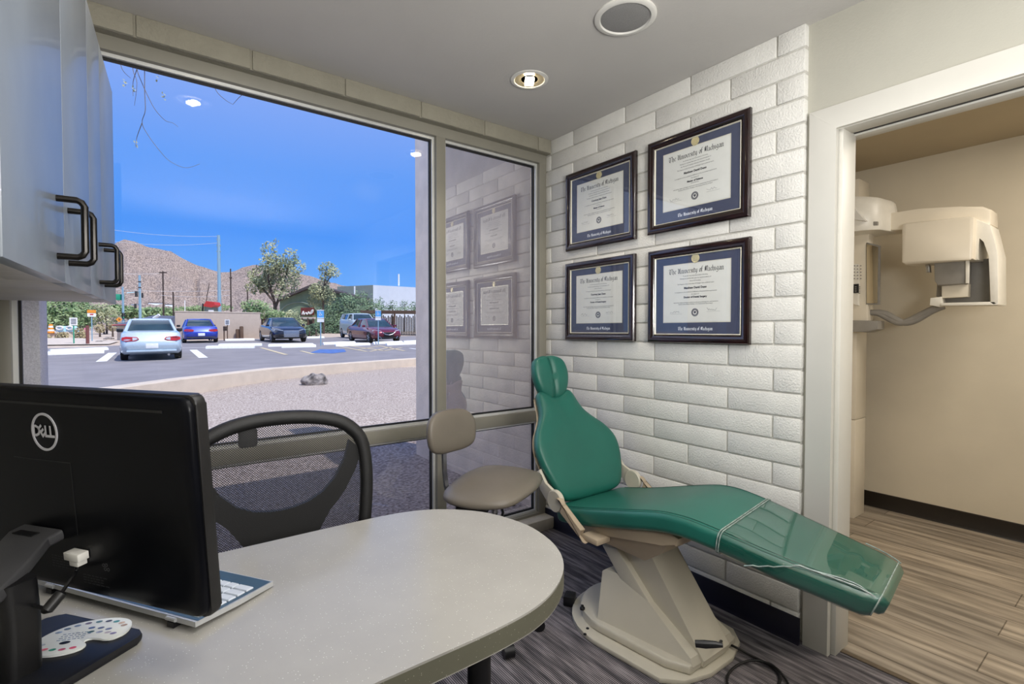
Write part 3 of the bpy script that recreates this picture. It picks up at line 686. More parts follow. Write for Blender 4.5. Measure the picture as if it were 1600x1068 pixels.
# ---- palette-shaped colour card on the stand base
PC = on_z(131, 995, DZ + .0145)
px_ = (on_z(190, 985, DZ + .0145) - on_z(70, 1000, DZ + .0145)); px_.z = 0; px_.normalize(); py_ = V((-px_.y, px_.x, 0))
pal = thing('shade_card', 'palette-shaped white card with rows of coloured ovals on monitor base', 'card', PC)
pf = lambda u, v, d: V((PC.x, PC.y, DZ + .0135)) + px_ * u + py_ * v + V((0, 0, d))
k_ = .062
shape = smoothpoly([V(p) for p in ((.98, .10), (.85, .50), (.45, .74), (-.1, .78), (-.65, .62), (-.98, .25), (-1.02, -.25), (-.75, -.60), (-.25, -.72), (.18, -.62), (.26, -.42), (.12, -.25), (.2, -.14), (.42, -.2), (.66, -.3), (.9, -.2))], 5)
MB().prism([(p.x * k_, p.y * k_) for p in shape], pf, 0, .003, .0006).build('card_body', 'card', pal)
m = MB(); pts = []
for k in range(9): a = 2.75 - k * .30; pts.append((math.cos(a) * .80 + .02, math.sin(a) * .52 + .12))
pts += [(.0, .36), (.24, .30), (.46, .2), (.08, .16), (.30, .10), (.52, .03), (.68, -.05), (-.62, -.42), (-.42, -.48), (-.2, -.52), (.02, -.5), (-.8, -.2)]
cols = [(150, 170, 196), (90, 110, 130), (120, 140, 170), (110, 96, 120), (66, 110, 116), (58, 60, 72), (60, 130, 130), (196, 170, 150), (178, 150, 130), (84, 104, 150), (100, 112, 150), (120, 130, 170), (80, 120, 120), (160, 166, 190), (190, 180, 190), (140, 130, 170), (210, 110, 130), (60, 150, 130), (200, 96, 130), (220, 90, 120), (190, 200, 214)]
for i, ((u, v), c) in enumerate(zip(pts, cols)):
    m.mi = i; n = 16
    if i == 16: m.build('shade_ovals', [mat('oval %d' % q, cc, .3, var=.25, scale=200) for q, cc in enumerate(cols)], pal, 0); m = MB(); m.mi = i
    m.add([pf((u + .078 * math.cos(2 * PI * j / n)) * k_, (v + .052 * math.sin(2 * PI * j / n)) * k_, .0034) for j in range(n)], [tuple(range(n))])
OV = [mat('oval %d' % i, c, .3, var=.25, scale=200) for i, c in enumerate(cols)]
m.build('shade_ovals', OV, pal, 0)
m = MB(); n = 16
m.add([pf((-.30 + .12 * math.cos(2 * PI * j / n)) * k_, (-.22 + .07 * math.sin(2 * PI * j / n)) * k_, .0034) for j in range(n)], [tuple(range(n))])
m.build('thumb_hole', 'black', pal, 0)
m = MB()
for s_, v in (('Shade', .02), ('Selection', -.06), ('Palette', .10)):
    vs, fs = text_bm(s_, .0058, lambda u, w_, d: pf(-.28 * k_ + u, (v + .05) * k_ + w_, .0035), 0); m.add(vs, fs)
m.bm.free()
m = MB(); rs = random.Random(9)
for r_ in range(4):
    u = -.55
    while u < .05:
        L = rs.uniform(.04, .11); v = .17 - .09 * r_
        m.add([pf(a * k_, b * k_, .0034) for a, b in ((u, v), (u + L, v), (u + L, v + .028), (u, v + .028))], [(0, 1, 2, 3)]); u += L + .03
m.build('fine_print', mat('blue grey print', (110, 128, 168), .6), pal, 0)

# ================================================================ OFFICE CHAIR behind the desk
OX, OY = -1.752, -.80
ch = thing('office_chair', 'black office chair with perforated mesh back behind the desk', 'office chair', (OX, OY - .2, 0))
cf = lambda u, z, d: V((OX + u - .012 * 0, OY + d + .10 * (u * u) * -1.2 + .06 * (z - .75) , z))
hoop = smoothpoly([V(p) for p in ((-.215, .52), (-.238, .62), (-.25, .75), (-.246, .86), (-.222, .925), (-.16, .965), (-.08, .985), (.02, .988), (.11, .978), (.18, .955), (.228, .91), (.246, .85), (.25, .75), (.238, .62), (.215, .52), (.1, .5), (-.1, .5))], 5)
m = MB(); N_ = len(hoop); rings = []
for i, p in enumerate(hoop):
    tg = (hoop[(i + 1) % N_] - hoop[i - 1]).normalized(); nr = V((tg.y, -tg.x)); wd = .021
    rings.append([cf(p.x + nr.x * wd * a, p.y + nr.y * wd * a, b * .016) for a, b in ((1, 0), (.7, .8), (0, 1), (-.7, .8), (-1, 0), (-.7, -.8), (0, -1), (.7, -.8))])
rings.append(rings[0]); m.loft(rings, False); m.build('back_frame', 'mesh_black', ch, 60)
m = MB(); gx, gz = 14, 12
us = [-.24 + .48 * i / gx for i in range(gx + 1)]
def ztop(u):
    a = abs(u) / .25; return .985 - .13 * a ** 3.2
vs = [cf(u * (1 if z_ > .3 else .93 + .07 * z_ / .3), .505 + (ztop(u) - .505) * z_, -.004) for z_ in [k / gz for k in range(gz + 1)] for u in us]
m.add(vs, [(r * (gx + 1) + c, r * (gx + 1) + c + 1, (r + 1) * (gx + 1) + c + 1, (r + 1) * (gx + 1) + c) for r in range(gz) for c in range(gx)])
m.build('mesh_panel', 'fabric', ch)
inn = [(.205, .895), (.19, .84), (.16, .785), (.12, .745), (.075, .722), (.03, .713), (0, .711)]
outr = [(.243, .86), (.222, .80), (.185, .735), (.14, .685), (.105, .63), (.085, .56), (.08, .45)]
poly = inn + [(-a, b) for a, b in inn[:-1][::-1]] + [(-a, b) for a, b in outr] + outr[::-1]
m = MB(); half = len(inn)
Lf = [V(p) for p in inn]; Rf = [V(p) for p in outr]
for sg_ in (1, -1):
    for k in range(half - 1):
        q = [Lf[k], Lf[k + 1], Rf[k + 1], Rf[k]]
        m.loft([[cf(sg_ * p.x, p.y, d) for p in q] for d in (.016, .034)])
m.loft([[cf(a, b, d) for a, b in ((-.081, .45), (.081, .45), (.086, .57), (.03, .7135), (0, .7115), (-.03, .7135), (-.086, .57))] for d in (.0165, .0335)])
m.build('back_support', 'mesh_black', ch, 20)
m = MB(); m.box(cf(-.085, .935, .03), (.05, .02, .055), None, .008); m.build('lumbar_slider', 'darkgrey', ch)
m = MB(); m.pillow(rrect(.50, .47, .10, 6), .085, lambda u, v, w: (OX + u, OY - .30 + v, .465 + w), power=3.5); m.build('seat', 'mesh_black', ch, 60)
m = MB(); m.tube([cf(0, .50, .03), (OX, OY + .02, .42), (OX, OY - .1, .40), (OX, OY - .26, .40)], .03, 10); m.box((OX, OY - .27, .39), (.16, .2, .05), None, .01); m.build('tilt_mechanism', 'black', ch)
m = MB(); m.cyl((OX, OY - .28, .10), (OX, OY - .28, .39), .025); m.build('gas_post', 'black', ch)
for k in range(5):
    a = .95 + k * 2 * PI / 5; d = V((math.cos(a), math.sin(a), 0)); o = V((OX, OY - .28, 0))
    m = MB().tube([o + V((0, 0, .11)), o + d * .15 + V((0, 0, .10)), o + d * .29 + V((0, 0, .075))], [.03, .024, .016], 8); m.build('base_leg', 'black', ch)
    m = MB(); s_ = d.cross(ZUP); m.cyl(o + d * .29 + s_ * .022 + V((0, 0, .028)), o + d * .29 - s_ * .022 + V((0, 0, .028)), .0275); m.build('caster', 'black', ch)

# ================================================================ ASSISTANT'S STOOL
SC = V((-.918, -.692, 0)); SF = V((.5, -.866, 0)); SR = V((.866, .5, 0))
st = thing('dental_stool', 'taupe vinyl stool with low backrest beside the dental chair', 'stool', SC)
sf = lambda u, v, w: SC + SR * u + SF * v + V((0, 0, .612 + w - .30 * u * u * (1 if u < 0 else .6) + .02 * (u + .1)))
outl = smoothpoly([V((a * .95, b * .95)) for a, b in ((.20, -.13), (.235, .0), (.20, .14), (.08, .185), (-.08, .185), (-.20, .14), (-.245, .0), (-.21, -.13), (-.08, -.165), (.08, -.165))], 4)
m = MB().pillow([(p.x, p.y) for p in outl], .085, sf, power=2.4, levels=8, back=.8); m.build('seat', 'taupe', st, 70)
bc = SC - SF * .235 - SR * .055 + V((0, 0, .822))
bc = bc + V((.866, -.5, 0)) * .048; BRT = V((.966, .26, 0)); BFT = V((.26, -.966, 0))
bfn = lambda u, v, w: bc + BRT * u * 1.02 + V((0, 0, v)) + BFT * (w + .9 * u * u + .10 * v * -1)
outl = smoothpoly([V(p) for p in ((.135, .0), (.125, .05), (.08, .085), (0, .092), (-.08, .085), (-.125, .05), (-.135, -.01), (-.12, -.06), (-.07, -.082), (0, -.085), (.07, -.082), (.12, -.06))], 4)
MB().pillow([(p.x, p.y) for p in outl], .055, bfn, power=3, levels=8).build('backrest', 'taupe', st, 70)
m = MB(); c1 = bc - SF * .028
for off in (0,):
    path = [c1 + V((0, 0, -.02)), c1 + V((0, 0, -.10)), c1 + V((0, 0, -.20)) + SF * .005, c1 + V((0, 0, -.262)) + SF * .03, SC - SF * .1 + V((0, 0, .557))]
    path = smoothpoly(path, 5, False); rings = []
    for i, p in enumerate(path):
        tg = (path[min(i + 1, len(path) - 1)] - path[max(i - 1, 0)]).normalized(); nr = tg.cross(SR).normalized()
        rings.append([p + SR * a * .014 + nr * b * .004 for a, b in ((1, 1), (-1, 1), (-1, -1), (1, -1))])
    m.loft(rings)
m.build('back_post', 'chrome', st)
m = MB(); m.box(SC + V((0, 0, .552)), (.16, .13, .03), Matrix.Rotation(-.52, 3, 'Z'), .006)
m.box(SC - SR * .15 - SF * .03 + V((0, 0, .550)), (.12, .05, .04), Matrix.Rotation(-.52 + PI / 2 + PI / 2, 3, 'Z'), .008)
m.build('seat_mechanism', 'black', st)
m = MB(); m.tube([SC - SR * .06 + V((0, 0, .53)), SC - SR * .13 + V((0, 0, .50)), SC - SR * .16 + V((0, 0, .46))], .007, 8); m.build('tilt_lever', 'black', st)
m = MB(); m.tube([SC + SR * .05 + V((0, 0, .53)), SC + SR * .02 + SF * .03 + V((0, 0, .49)), SC - SR * .02 + SF * .04 + V((0, 0, .475))], .006, 8); m.build('height_lever', 'black', st)
m = MB(); m.cyl(SC + V((0, 0, .08)), SC + V((0, 0, .30)), .025); m.cyl(SC + V((0, 0, .30)), SC + V((0, 0, .53)), .014); m.build('gas_post', 'chrome', st)
for k in range(5):
    a = .63 + k * 2 * PI / 5; d = V((math.cos(a), math.sin(a), 0))
    MB().tube([SC + V((0, 0, .09)), SC + d * .11 + V((0, 0, .085)), SC + d * .185 + V((0, 0, .07))], [.024, .02, .014], 8).build('base_leg', 'chrome', st)
    s_ = d.cross(ZUP); MB().cyl(SC + d * .185 + s_ * .02 + V((0, 0, .026)), SC + d * .185 - s_ * .02 + V((0, 0, .026)), .0255).build('caster', 'black', st)

# ================================================================ DENTAL CHAIR (along the brick wall, foot end towards the doorway)
DX = -.385
dc = thing('dental_chair', 'reclining dental chair in teal green vinyl on cream pedestal by brick wall', 'dental chair', (DX, -1.1, 0))
prof = [(-.705, .452, .17, .03), (-.712, .460, .205, .055), (-.73, .468, .226, .068), (-.77, .476, .235, .072), (-.9, .506, .240, .074), (-1.08, .556, .242, .074), (-1.24, .600, .242, .074), (-1.32, .612, .240, .074), (-1.40, .612, .236, .073), (-1.52, .598, .225, .070), (-1.66, .578, .204, .072), (-1.78, .563, .181, .073), (-1.85, .554, .167, .074), (-1.882, .548, .157, .070), (-1.905, .540, .146, .058), (-1.915, .526, .128, .034)]
def csec(i, grow=0.0, pr=prof):
    y, zt_, hw, th = pr[i]; a = pr[max(i - 1, 0)]; b = pr[min(i + 1, len(pr) - 1)]
    if i in (0, 1, 2): a, b = pr[2], pr[4]
    if i >= len(pr) - 3: a, b = pr[-6], pr[-4]
    t_ = V((0, b[0] - a[0], b[1] - a[1])).normalized(); n_ = V((0, -t_.z, t_.y)) if t_.y > 0 else V((0, t_.z, -t_.y))
    c_ = V((DX, y, zt_)) - n_ * th / 2
    return [c_ + V((1, .14 * min(1, max(0, (-.9 - y) / .5)), 0)) * p[0] + n_ * p[1] for p in rrect(2 * (hw + grow), th + 2 * grow, min(.024, th * .42) + grow, 6)]
def dense(pr, n=3):
    q = smoothpoly([V((p[0], p[1], p[2])) for p in pr], n, False); th = smoothpoly([V((p[3], 0, 0)) for p in pr], n, False)
    return [(a.x, a.y, a.z, b.x) for a, b in zip(q, th)]
PD = dense(prof)
seat = MB().loft([csec(i, 0, PD) for i in range(len(PD))]).build('seat_cushion', 'green', dc, 60)
# stitched seams on both upper edges
m = MB()
for sg_ in (1, -1):
    for inset, dz in ((.021, .0006), (.012, -.0035)):
        pts = []
        for i in range(8, len(PD) - 6):
            y, zt_, hw, th = PD[i]; pts.append(V((DX + sg_ * (hw - inset), y + sg_ * hw * .14 * min(1, max(0, (-.9 - y) / .5)), zt_ + dz)))
        m.tube(pts, .0011, 5)
m.build('seam', 'seam', seat, 40)
# clear protective cover with piping
k0 = next(i for i, p in enumerate(PD) if p[0] < -1.46)
cov = MB().loft([csec(i, .0022 + .0012 * math.sin(i * 1.7), PD) for i in range(k0, len(PD))], False).build('clear_cover', 'clear', dc, 60)
m = MB()
for off in (0, 2):
    ring = csec(k0, .0035 + off * .0003, PD); ring = [p + V((0, -.004 * off, 0)) - V((0, 0, .001 * off * .6)) for p in ring]
    m.tube(ring + [ring[0]], .0019, 6)
pts = []
for q in range(25):
    f = q / 24; y = -1.56 - .335 * f; j = min(range(len(PD)), key=lambda k: abs(PD[k][0] - y)); yy, zt_, hw, th = PD[j]
    s_ = min(1, f * 2.2); pts.append(V((DX - hw - .003 + .034 * max(0, f - .35) * (1 - .3 * f), y - hw * .14, zt_ - th * (1 - s_) * .95 + .0035 * s_ - (.012 * max(0, f - .86) / .14))))
m.tube(pts, .0024, 6); m.tube([p + V((.009, .004, -.003 * math.cos(i * .5))) for i, p in enumerate(pts)], .002, 6)
pts = [V((DX + PD[i][2] - .006, PD[i][0] + PD[i][2] * .14, PD[i][1] + .002)) for i in range(k0 + 8, len(PD) - 3)]
m.tube(pts, .002, 6)
end = csec(len(PD) - 5, .003, PD); m.tube(end + [end[0]], .002, 6)
m.build('cover_piping', 'piping', cov, 50)
# backrest
b0 = V((DX, -.722, .478)); bu = V((0, .514, .858)).normalized(); bnn = V((0, -.858, .514)).normalized()
half = [(0, -.015), (.13, -.012), (.185, .004), (.216, .05), (.243, .12), (.258, .19), (.254, .25), (.224, .31), (.180, .36), (.142, .41), (.124, .46), (.116, .50), (.105, .526), (.080, .534), (.055, .520), (.028, .503), (0, .497)]
outl = smoothpoly([V(p) for p in half] + [V((-a, b)) for a, b in half[1:-1][::-1]], 3)
bk = lambda u, v, w: b0 + V((1, 0, 0)) * u + bu * v + bnn * (w + .55 * u * u - .10 * (v - .25) ** 2)
MB().pillow([(p.x, p.y) for p in outl], .088, lambda u, v, w: bk(u, v, w), ctr=(0, .22), power=3.4, levels=10).build('backrest', 'green', dc, 70)
MB().pillow([(p.x * .95, .22 + (p.y - .22) * .97) for p in outl], .018, lambda u, v, w: bk(u, v, w - .042), ctr=(0, .22), power=5, levels=6).build('back_plate', 'beige', dc, 60)
# headrest with centre crease
h0 = b0 + bu * .60 + bnn * .012 + V((0, 0, .005)); hu = V((0, .26, .966)).normalized(); hn = V((0, -.966, .26))
oh = smoothpoly([V(p) for p in ((0, -.118), (.045, -.112), (.085, -.075), (.108, -.015), (.110, .04), (.092, .088), (.05, .110), (0, .115), (-.05, .110), (-.092, .088), (-.110, .04), (-.108, -.015), (-.085, -.075), (-.045, -.112))], 14)
crease = lambda u: -.011 * math.exp(-(u / .016) ** 2)
MB().pillow([(p.x, p.y) for p in oh], .085, lambda u, v, w: h0 + V((1, 0, 0)) * u + hu * v + hn * (w + .9 * u * u + (crease(u) if w > .004 else 0)), power=3, levels=14).build('headrest', 'green', dc, 75)
MB().span((-.02, -.2, -.05), (.02, .05, -.04), .003).build('headrest_bar', 'chrome', dc) if False else None
m = MB().tube([h0 + hu * (-.100 + .0135 * k) + hn * (.0425 * (1 - abs((-.1 + .0135 * k) / .117) ** 3) ** (1 / 3) - .0105) for k in range(16)], .0016, 6); m.build('headrest_seam', 'seam', dc)
m = MB(); 
for u in (-.018, .018): m.tube([bk(u, .40, -.05), h0 + V((u, 0, 0)) - hn * .035 + hu * -.02], .006, 8)
m.build('headrest_bar', 'chrome', dc)
# hinge brackets either side
for sg_ in (-1, 1):
    x = DX + sg_ * .268
    m = MB(); hy, hz_ = -.80, .500
    cap = lambda p, q, r: [(p[0] + r * math.cos(a), p[1] + r * math.sin(a)) for a in [1.15 + PI * k / 10 - .0 for k in range(11)]] + [(q[0] + r * .85 * math.cos(a), q[1] + r * .85 * math.sin(a)) for a in [1.15 + PI + PI * k / 10 for k in range(11)]]
    m.prism(cap((hy, hz_), (-.955, .415), .030), lambda u, v, d: (x + sg_ * d, u, v), -.012, .012, .004)
    m.span((min(x, DX + sg_ * .19), -1.02, .395), (max(x, DX + sg_ * .19), -.93, .42), .006)
    m.build('hinge_bracket', 'beige', dc)
    m = MB(); xx = x - sg_ * .022
    m.lathe([(0, 0), (.045, 0), (.048, .004), (.048, .018), (.044, .022), (.0, .022)], (xx - sg_ * 0, -.765, .505), 28, V((sg_, 0, 0)))
    m.prism([(-.80, .48), (-.80, .53), (-.70, .565), (-.66, .62), (-.63, .60), (-.665, .53), (-.73, .47)], lambda u, v, d: (xx + sg_ * (d + .004), u, v), 0, .014, .003)
    m.build('hinge_disc', 'cream', dc)
# seat pan
zseat = lambda y: .506 + (y + .9) * -.275
m = MB(); m.prism([(-.86, .400), (-.86, .435), (-1.30, .535), (-1.345, .52), (-1.335, .49), (-1.28, .475), (-.90, .392)], lambda u, v, d: (DX + d, u, v), -.205, .205, .006)
m.build('seat_pan', 'beige', dc)
m = MB(); m.loft([[V((DX + sx_ * w_, y, z)) for sx_, y, z in ((-1, y0, za), (1, y0, za), (1, y1, zb_), (-1, y1, zb_))] for w_, y0, za, y1, zb_ in ((.195, -.90, .405, -1.30, .49), (.175, -.93, .375, -1.25, .425), (.15, -.97, .358, -1.16, .360))])
m.build('pan_tub', 'beige', dc, 20)
# lifting column, pedestal and base
m = MB(); m.prism([(-.905, .31), (-.88, .36), (-1.12, .385), (-1.15, .33), (-1.375, .055), (-1.37, .03), (-1.26, .03)], lambda u, v, d: (DX + d, u, v), -.085, .085, .004)
m.build('lift_column', 'cream', dc)
m = MB(); m.prism([(-.90, .32), (-.985, .335), (-1.30, .04), (-1.18, .03)], lambda u, v, d: (DX + d, u, v), -.112, .112, .006); m.build('lift_arm', 'cream', dc)
m = MB(); m.loft([[V((DX + sx_ * w_ * q_, y, z)) for sx_, y, q_ in ((-1, y0, 1), (1, y0, 1), (1, y1, .68 + .2 * (z > .2)), (-1, y1, .68 + .2 * (z > .2)))] for w_, y0, y1, z in ((.20, -.955, -1.362, .045), (.195, -.957, -1.35, .07), (.12, -.912, -1.085, .215), (.11, -.925, -1.065, .226))])
m.build('pedestal_cover', 'cream', dc, 20)
def bplate(k, tail, r):
    pts = [(DX + tail * k, -1.30)] + [(DX + r * k * math.cos(a), -1.0 + r * 1.02 * k * math.sin(a)) for a in [PI * q / 18 for q in range(19)]] + [(DX - tail * k, -1.30), (DX - tail * .75 * k, -1.362), (DX - tail * .3 * k, -1.395), (DX + tail * .3 * k, -1.395), (DX + tail * .75 * k, -1.362)]
    return pts
MB().prism(bplate(1, .245, .275), XY(0), .0005, .02, .004).build('base_plate', 'cream', dc)
MB().prism([(DX + .19, -1.28)] + [(DX + .225 * math.cos(a), -.985 + .235 * math.sin(a)) for a in [PI * q / 18 for q in range(19)]] + [(DX - .19, -1.28), (DX - .15, -1.36), (DX + .15, -1.36)], XY(.02), 0, .035, .010, 3).build('base_deck', 'cream', dc)
kn = on_z(910, 948.5, .062)
MB().lathe([(.0, 0), (.011, 0), (.011, .008), (.006, .012), (.006, .018), (.0, .02)], (kn.x, kn.y, .054), 18).build('release_knob', 'black', dc)
for p in ((914, 990), (1138, 987), (918, 981)):
    q = on_z(*p, .021); MB().lathe([(0, 0), (.007, 0), (.006, .003), (0, .0035)], (q.x, q.y, .0195), 12).build('base_screw', 'black', dc)
q = on_z(895, 936, .03); MB().box((q.x, q.y + .02, .025), (.06, .05, .045), Matrix.Rotation(.6, 3, 'Z'), .006).build('foot_pedal', 'black', dc)
# power lead
pl = V((DX - .075, -1.368, .075)); pl = deep(1102, 1006, 1.262)
pc = thing('power_cord', 'black power cord plugged into chair base and looping on the carpet', 'cord', (pl.x, pl.y, 0))
MB().tube([pl + V((-.012, .02, -.004)), pl, pl + V((.012, -.022, .006)), pl + V((.02, -.036, .008))], [.009, .010, .008, .005], 10).build('plug', 'black', pc)
loop = [pl + V((.018, -.032, .008)), on_z(1128, 1001, .055), on_z(1150, 1011, .03), on_z(1178, 1026, .008), on_z(1207, 1042, .006), on_z(1219, 1062, .006), on_z(1200, 1085, .006), on_z(1160, 1090, .006), on_z(1137, 1068, .006), on_z(1141, 1048, .008), on_z(1162, 1034, .010), on_z(1188, 1032, .012), on_z(1214, 1044, .012), on_z(1235, 1075, .006), on_z(1240, 1110, .006)]
MB().tube(smoothpoly(loop, 6, False), .0045, 8).build('lead', 'black', pc)

# ================================================================ PANORAMIC X-RAY UNIT in the hall
xr = thing('xray_machine', 'ivory panoramic dental x-ray machine standing in the hall beyond the doorway', 'x-ray machine', (1.78, -1.02, 0))
XR = 1.65
def xp(px, py, x=XR): r = ray(px, py); return CAM + r * ((x - CAM.x) / r.x)
m = MB(); m.span((1.69, -1.11, 0), (1.87, -.905, .655), .004); m.span((1.69, -1.11, .658), (1.87, -.905, 2.24), .004); m.build('column', 'xray', xr)
MB().span((1.684, -1.055, .66), (1.691, -1.045, 2.2)).build('column_groove', 'track', xr)
def slab(name, pxs, x0, x1, m_, bev=.008, par=None):
    P_ = [xp(*p) for p in pxs]
    return MB().prism([(p.y, p.z) for p in P_], lambda u, v, d: (d, u, v), x0, x1, bev).build(name, m_, par or xr)
m = MB(); m.span((1.60, -1.2, 1.30), (1.70, -1.06, 1.95), .012); m.build('carriage', 'xray', xr)
slab('control_panel', [(1332, 412), (1348, 414), (1348, 478), (1344, 477), (1332, 472)], 1.585, 1.605, 'xwhite', .003)
scr = slab('control_screen', [(1334, 445), (1348, 444), (1348, 458), (1334, 459)], 1.580, 1.587, 'track', .001)
m = MB()
for r_ in range(5):
    for c_ in range(3): m.box(xp(1335 + c_ * 5, 415 + r_ * 5, 1.582), (.004, .007, .006))
m.build('keypad', 'xgrey', xr); m = MB()
for r_ in range(4):
    for c_ in range(2): m.box(xp(1337 + c_ * 6, 448 + r_ * 3.2, 1.578), (.003, .008, .006))
m.build('screen_keys', 'xgrey', xr)
# curved hood
hd = smoothpoly([V((-1.02, 1.42)), V((-1.08, 1.415)), V((-1.2, 1.43)), V((-1.275, 1.47)), V((-1.30, 1.54)), V((-1.30, 1.72)), V((-1.02, 1.72))], 4)
hd = [(p.y, p.x) for p in hd]
m = MB(); rings = []
for zz, sc_ in ((1.855, .985), (1.86, 1), (1.98, 1), (2.03, .99), (2.065, .955), (2.08, .9)):
    rings.append([V((1.66 + (a - 1.66) * sc_, -1.13 + (b + 1.13) * sc_, zz + (.03 * (b + 1.13) / .17 if zz > 1.97 else .0))) for a, b in hd])
m.loft(rings); hood = m.build('hood', 'xgrey' if False else 'xwhite', xr, 40)
slab('hood_lamp', [(1344, 350), (1352, 334), (1358, 333), (1376, 353)], 1.405, 1.44, 'whiteplastic', .003, None)
slab('hood_underside', [(1326, 352), (1388, 352), (1388, 357), (1326, 370)], 1.46, 1.68, 'xgrey', .003)  # grey slab along the lower side of the hood
# rotating arm and head
slab('rotating_arm', [(1372, 338), (1390, 335.5), (1440, 328), (1500, 324.5), (1538, 324), (1551, 329), (1552, 352), (1540, 360), (1420, 360), (1372, 364)], 1.60, 1.78, 'xray', .014)
slab('head_housing', [(1424, 355), (1428, 353), (1526, 343), (1533, 345), (1531, 408), (1526, 409), (1426, 416), (1421, 413), (1421, 362)], 1.50, 1.74, 'xray', .016)
slab('head_side', [(1530, 345), (1554, 355), (1559, 375), (1565.5, 400), (1566, 476), (1558, 477), (1553, 474), (1553, 402), (1545, 380), (1536, 372), (1535, 408), (1529, 409)], 1.55, 1.76, 'xwhite', .004)
slab('head_inner', [(1464, 408), (1530, 406), (1554, 400), (1556, 474), (1478, 476), (1460, 462)], 1.68, 1.74, 'xgrey', .006)
slab('sensor_box', [(1466, 411), (1517, 409), (1517, 444), (1472, 447), (1467, 440)], 1.56, 1.67, 'xgrey', .008)
slab('sensor_bracket', [(1516, 408), (1522, 408), (1521, 444), (1516, 444)], 1.545, 1.56, 'xwhite', .002)
slab('sensor_plate', [(1475, 447), (1517, 444), (1516, 464), (1475, 466)], 1.60, 1.66, 'xray', .004)
slab('focus_knob', [(1453, 415), (1459, 415), (1460, 427), (1454, 427)], 1.56, 1.60, 'chrome', .003)
slab('base_lip', [(1478, 474), (1560, 472), (1566, 477), (1478, 478)], 1.55, 1.74, 'xwhite', .002)
# patient mirror, handles and chin rest
mr = slab('patient_mirror', [(1357, 379), (1380, 385), (1379, 476), (1357, 476)], 1.60, 1.615, 'xgrey', .003)
slab('mirror_glass', [(1359, 382), (1377, 387), (1376, 474), (1359, 474)], 1.594, 1.60, 'mirror', .001, None)
m = MB(); m.tube([xp(1325, 381), xp(1349, 411)], .016, 12); m.build('head_support', 'xgrey', xr)
m = MB()
for dx, dy in ((0, 0), (9, 0)):
    m.tube(smoothpoly([xp(1352 + dx, 488 + dy), xp(1372 + dx, 489 + dy), xp(1390 + dx, 498 + dy), xp(1405 + dx, 504 + dy), xp(1422 + dx, 500 + dy), xp(1450 + dx * .6, 486 + dy), xp(1470 + dx * .5, 478)], 5, False), .019, 12)
m.build('handle', 'xgrey', xr)
MB().lathe([(0, 0), (.012, 0), (.012, .01), (0, .012)], xp(1352, 489), 14, V((0, 1, 0))).build('red_button', 'red', xr)
slab('chin_rest', [(1459, 466), (1476, 464), (1478, 478), (1473, 480), (1458, 477)], 1.58, 1.66, 'xwhite', .004)
slab('carriage_foot', [(1326, 500), (1378, 501), (1378, 514), (1362, 519), (1340, 518), (1326, 516)], 1.58, 1.70, 'xgrey', .006)

# ================================================================ OUTSIDE: parking lot, cars, mountains
def lotpoly(name, pxs, lift, m, world=None):
    P_ = [V(p) for p in world] if world else [lot(*p) for p in pxs]
    return tag(MB().add([V((p.x, p.y, lot_z(p.x, p.y) + lift)) for p in P_], [tuple(range(len(P_)))]).build(name, m, None, 0), kind='structure')
def grid_ground(name, x0, x1, y0, y1, nx, ny, fn, m):
    vs = [V((x0 + (x1 - x0) * i / nx, y0 + (y1 - y0) * j / ny, 0)) for j in range(ny + 1) for i in range(nx + 1)]
    for v in vs: v.z = fn(v.x, v.y)
    return tag(MB().add(vs, [(j * (nx + 1) + i, j * (nx + 1) + i + 1, (j + 1) * (nx + 1) + i + 1, (j + 1) * (nx + 1) + i) for j in range(ny) for i in range(nx)]).build(name, m), kind='structure')
def far_z(x, y): return min(lot_z(x, y), LOT0 + SLOPE * 60) - .03
grid_ground('ground', -420, 620, 3, 700, 40, 40, far_z, 'dirt')
WP = [on_z(60, 613, .40)] + [on_z(a_, b_, .40) for a_, b_ in ((157, 605), (262, 591), (413, 574.5), (520, 567), (640, 559), (720, 554.5))]
lotpoly('road_asphalt', None, .0, 'asphalt', [(-40, WP[0].y, 0)] + [(p.x, p.y + .15, 0) for p in WP] + [(60, WP[-1].y, 0), (60, 34.0, 0), (4, 37.5, 0), (-4.5, 30.0, 0), (-40, 24, 0)])
# gravel bed and low retaining wall between window and lot
def gz(x, y): d = fwd((x, y)); return .0 + .012 * d
def wallpt(px, py): return on_z(px, py, .40)
gp = [(-3.2, .15, 0), (6, .15, 0)] + [(p.x, p.y, 0) for p in WP[::-1]]
cx_ = sum(p[0] for p in gp) / len(gp); cy_ = sum(p[1] for p in gp) / len(gp)
m = MB(); ring = []
for i in range(len(gp)):
    a, b = V(gp[i]), V(gp[(i + 1) % len(gp)])
    for k in range(6): ring.append(a.lerp(b, k / 6))
rings = [[V((cx_ + (p.x - cx_) * s, cy_ + (p.y - cy_) * s, 0)) for p in ring] for s in (1, .85, .7, .5, .25, .02)]
for r_ in rings:
    for p in r_: p.z = gz(p.x, p.y) + .015 * noise.noise(p * .9)
m.loft(rings, True); gv = m.build('ground_gravel', 'gravel', None); tag(gv, kind='structure')
m = MB(); rings = []
for i, p in enumerate(WP):
    a = WP[max(i - 1, 0)]; b = WP[min(i + 1, len(WP) - 1)]; t_ = (b - a); t_.z = 0; t_.normalize(); n_ = V((t_.y, -t_.x, 0))
    g_ = gz(p.x, p.y) - .15
    rings.append([V((p.x, p.y, 0)) + n_ * q + V((0, 0, z)) for q, z in ((0, g_ - .1), (0, .385), (.012, .40), (.288, .40), (.30, .385), (.30, g_))])
m.loft(rings); rw = m.build('retaining_wall', 'curb', None, 20)
tag(rw, 'low pale stucco garden wall between gravel bed and parking lot', 'garden wall')
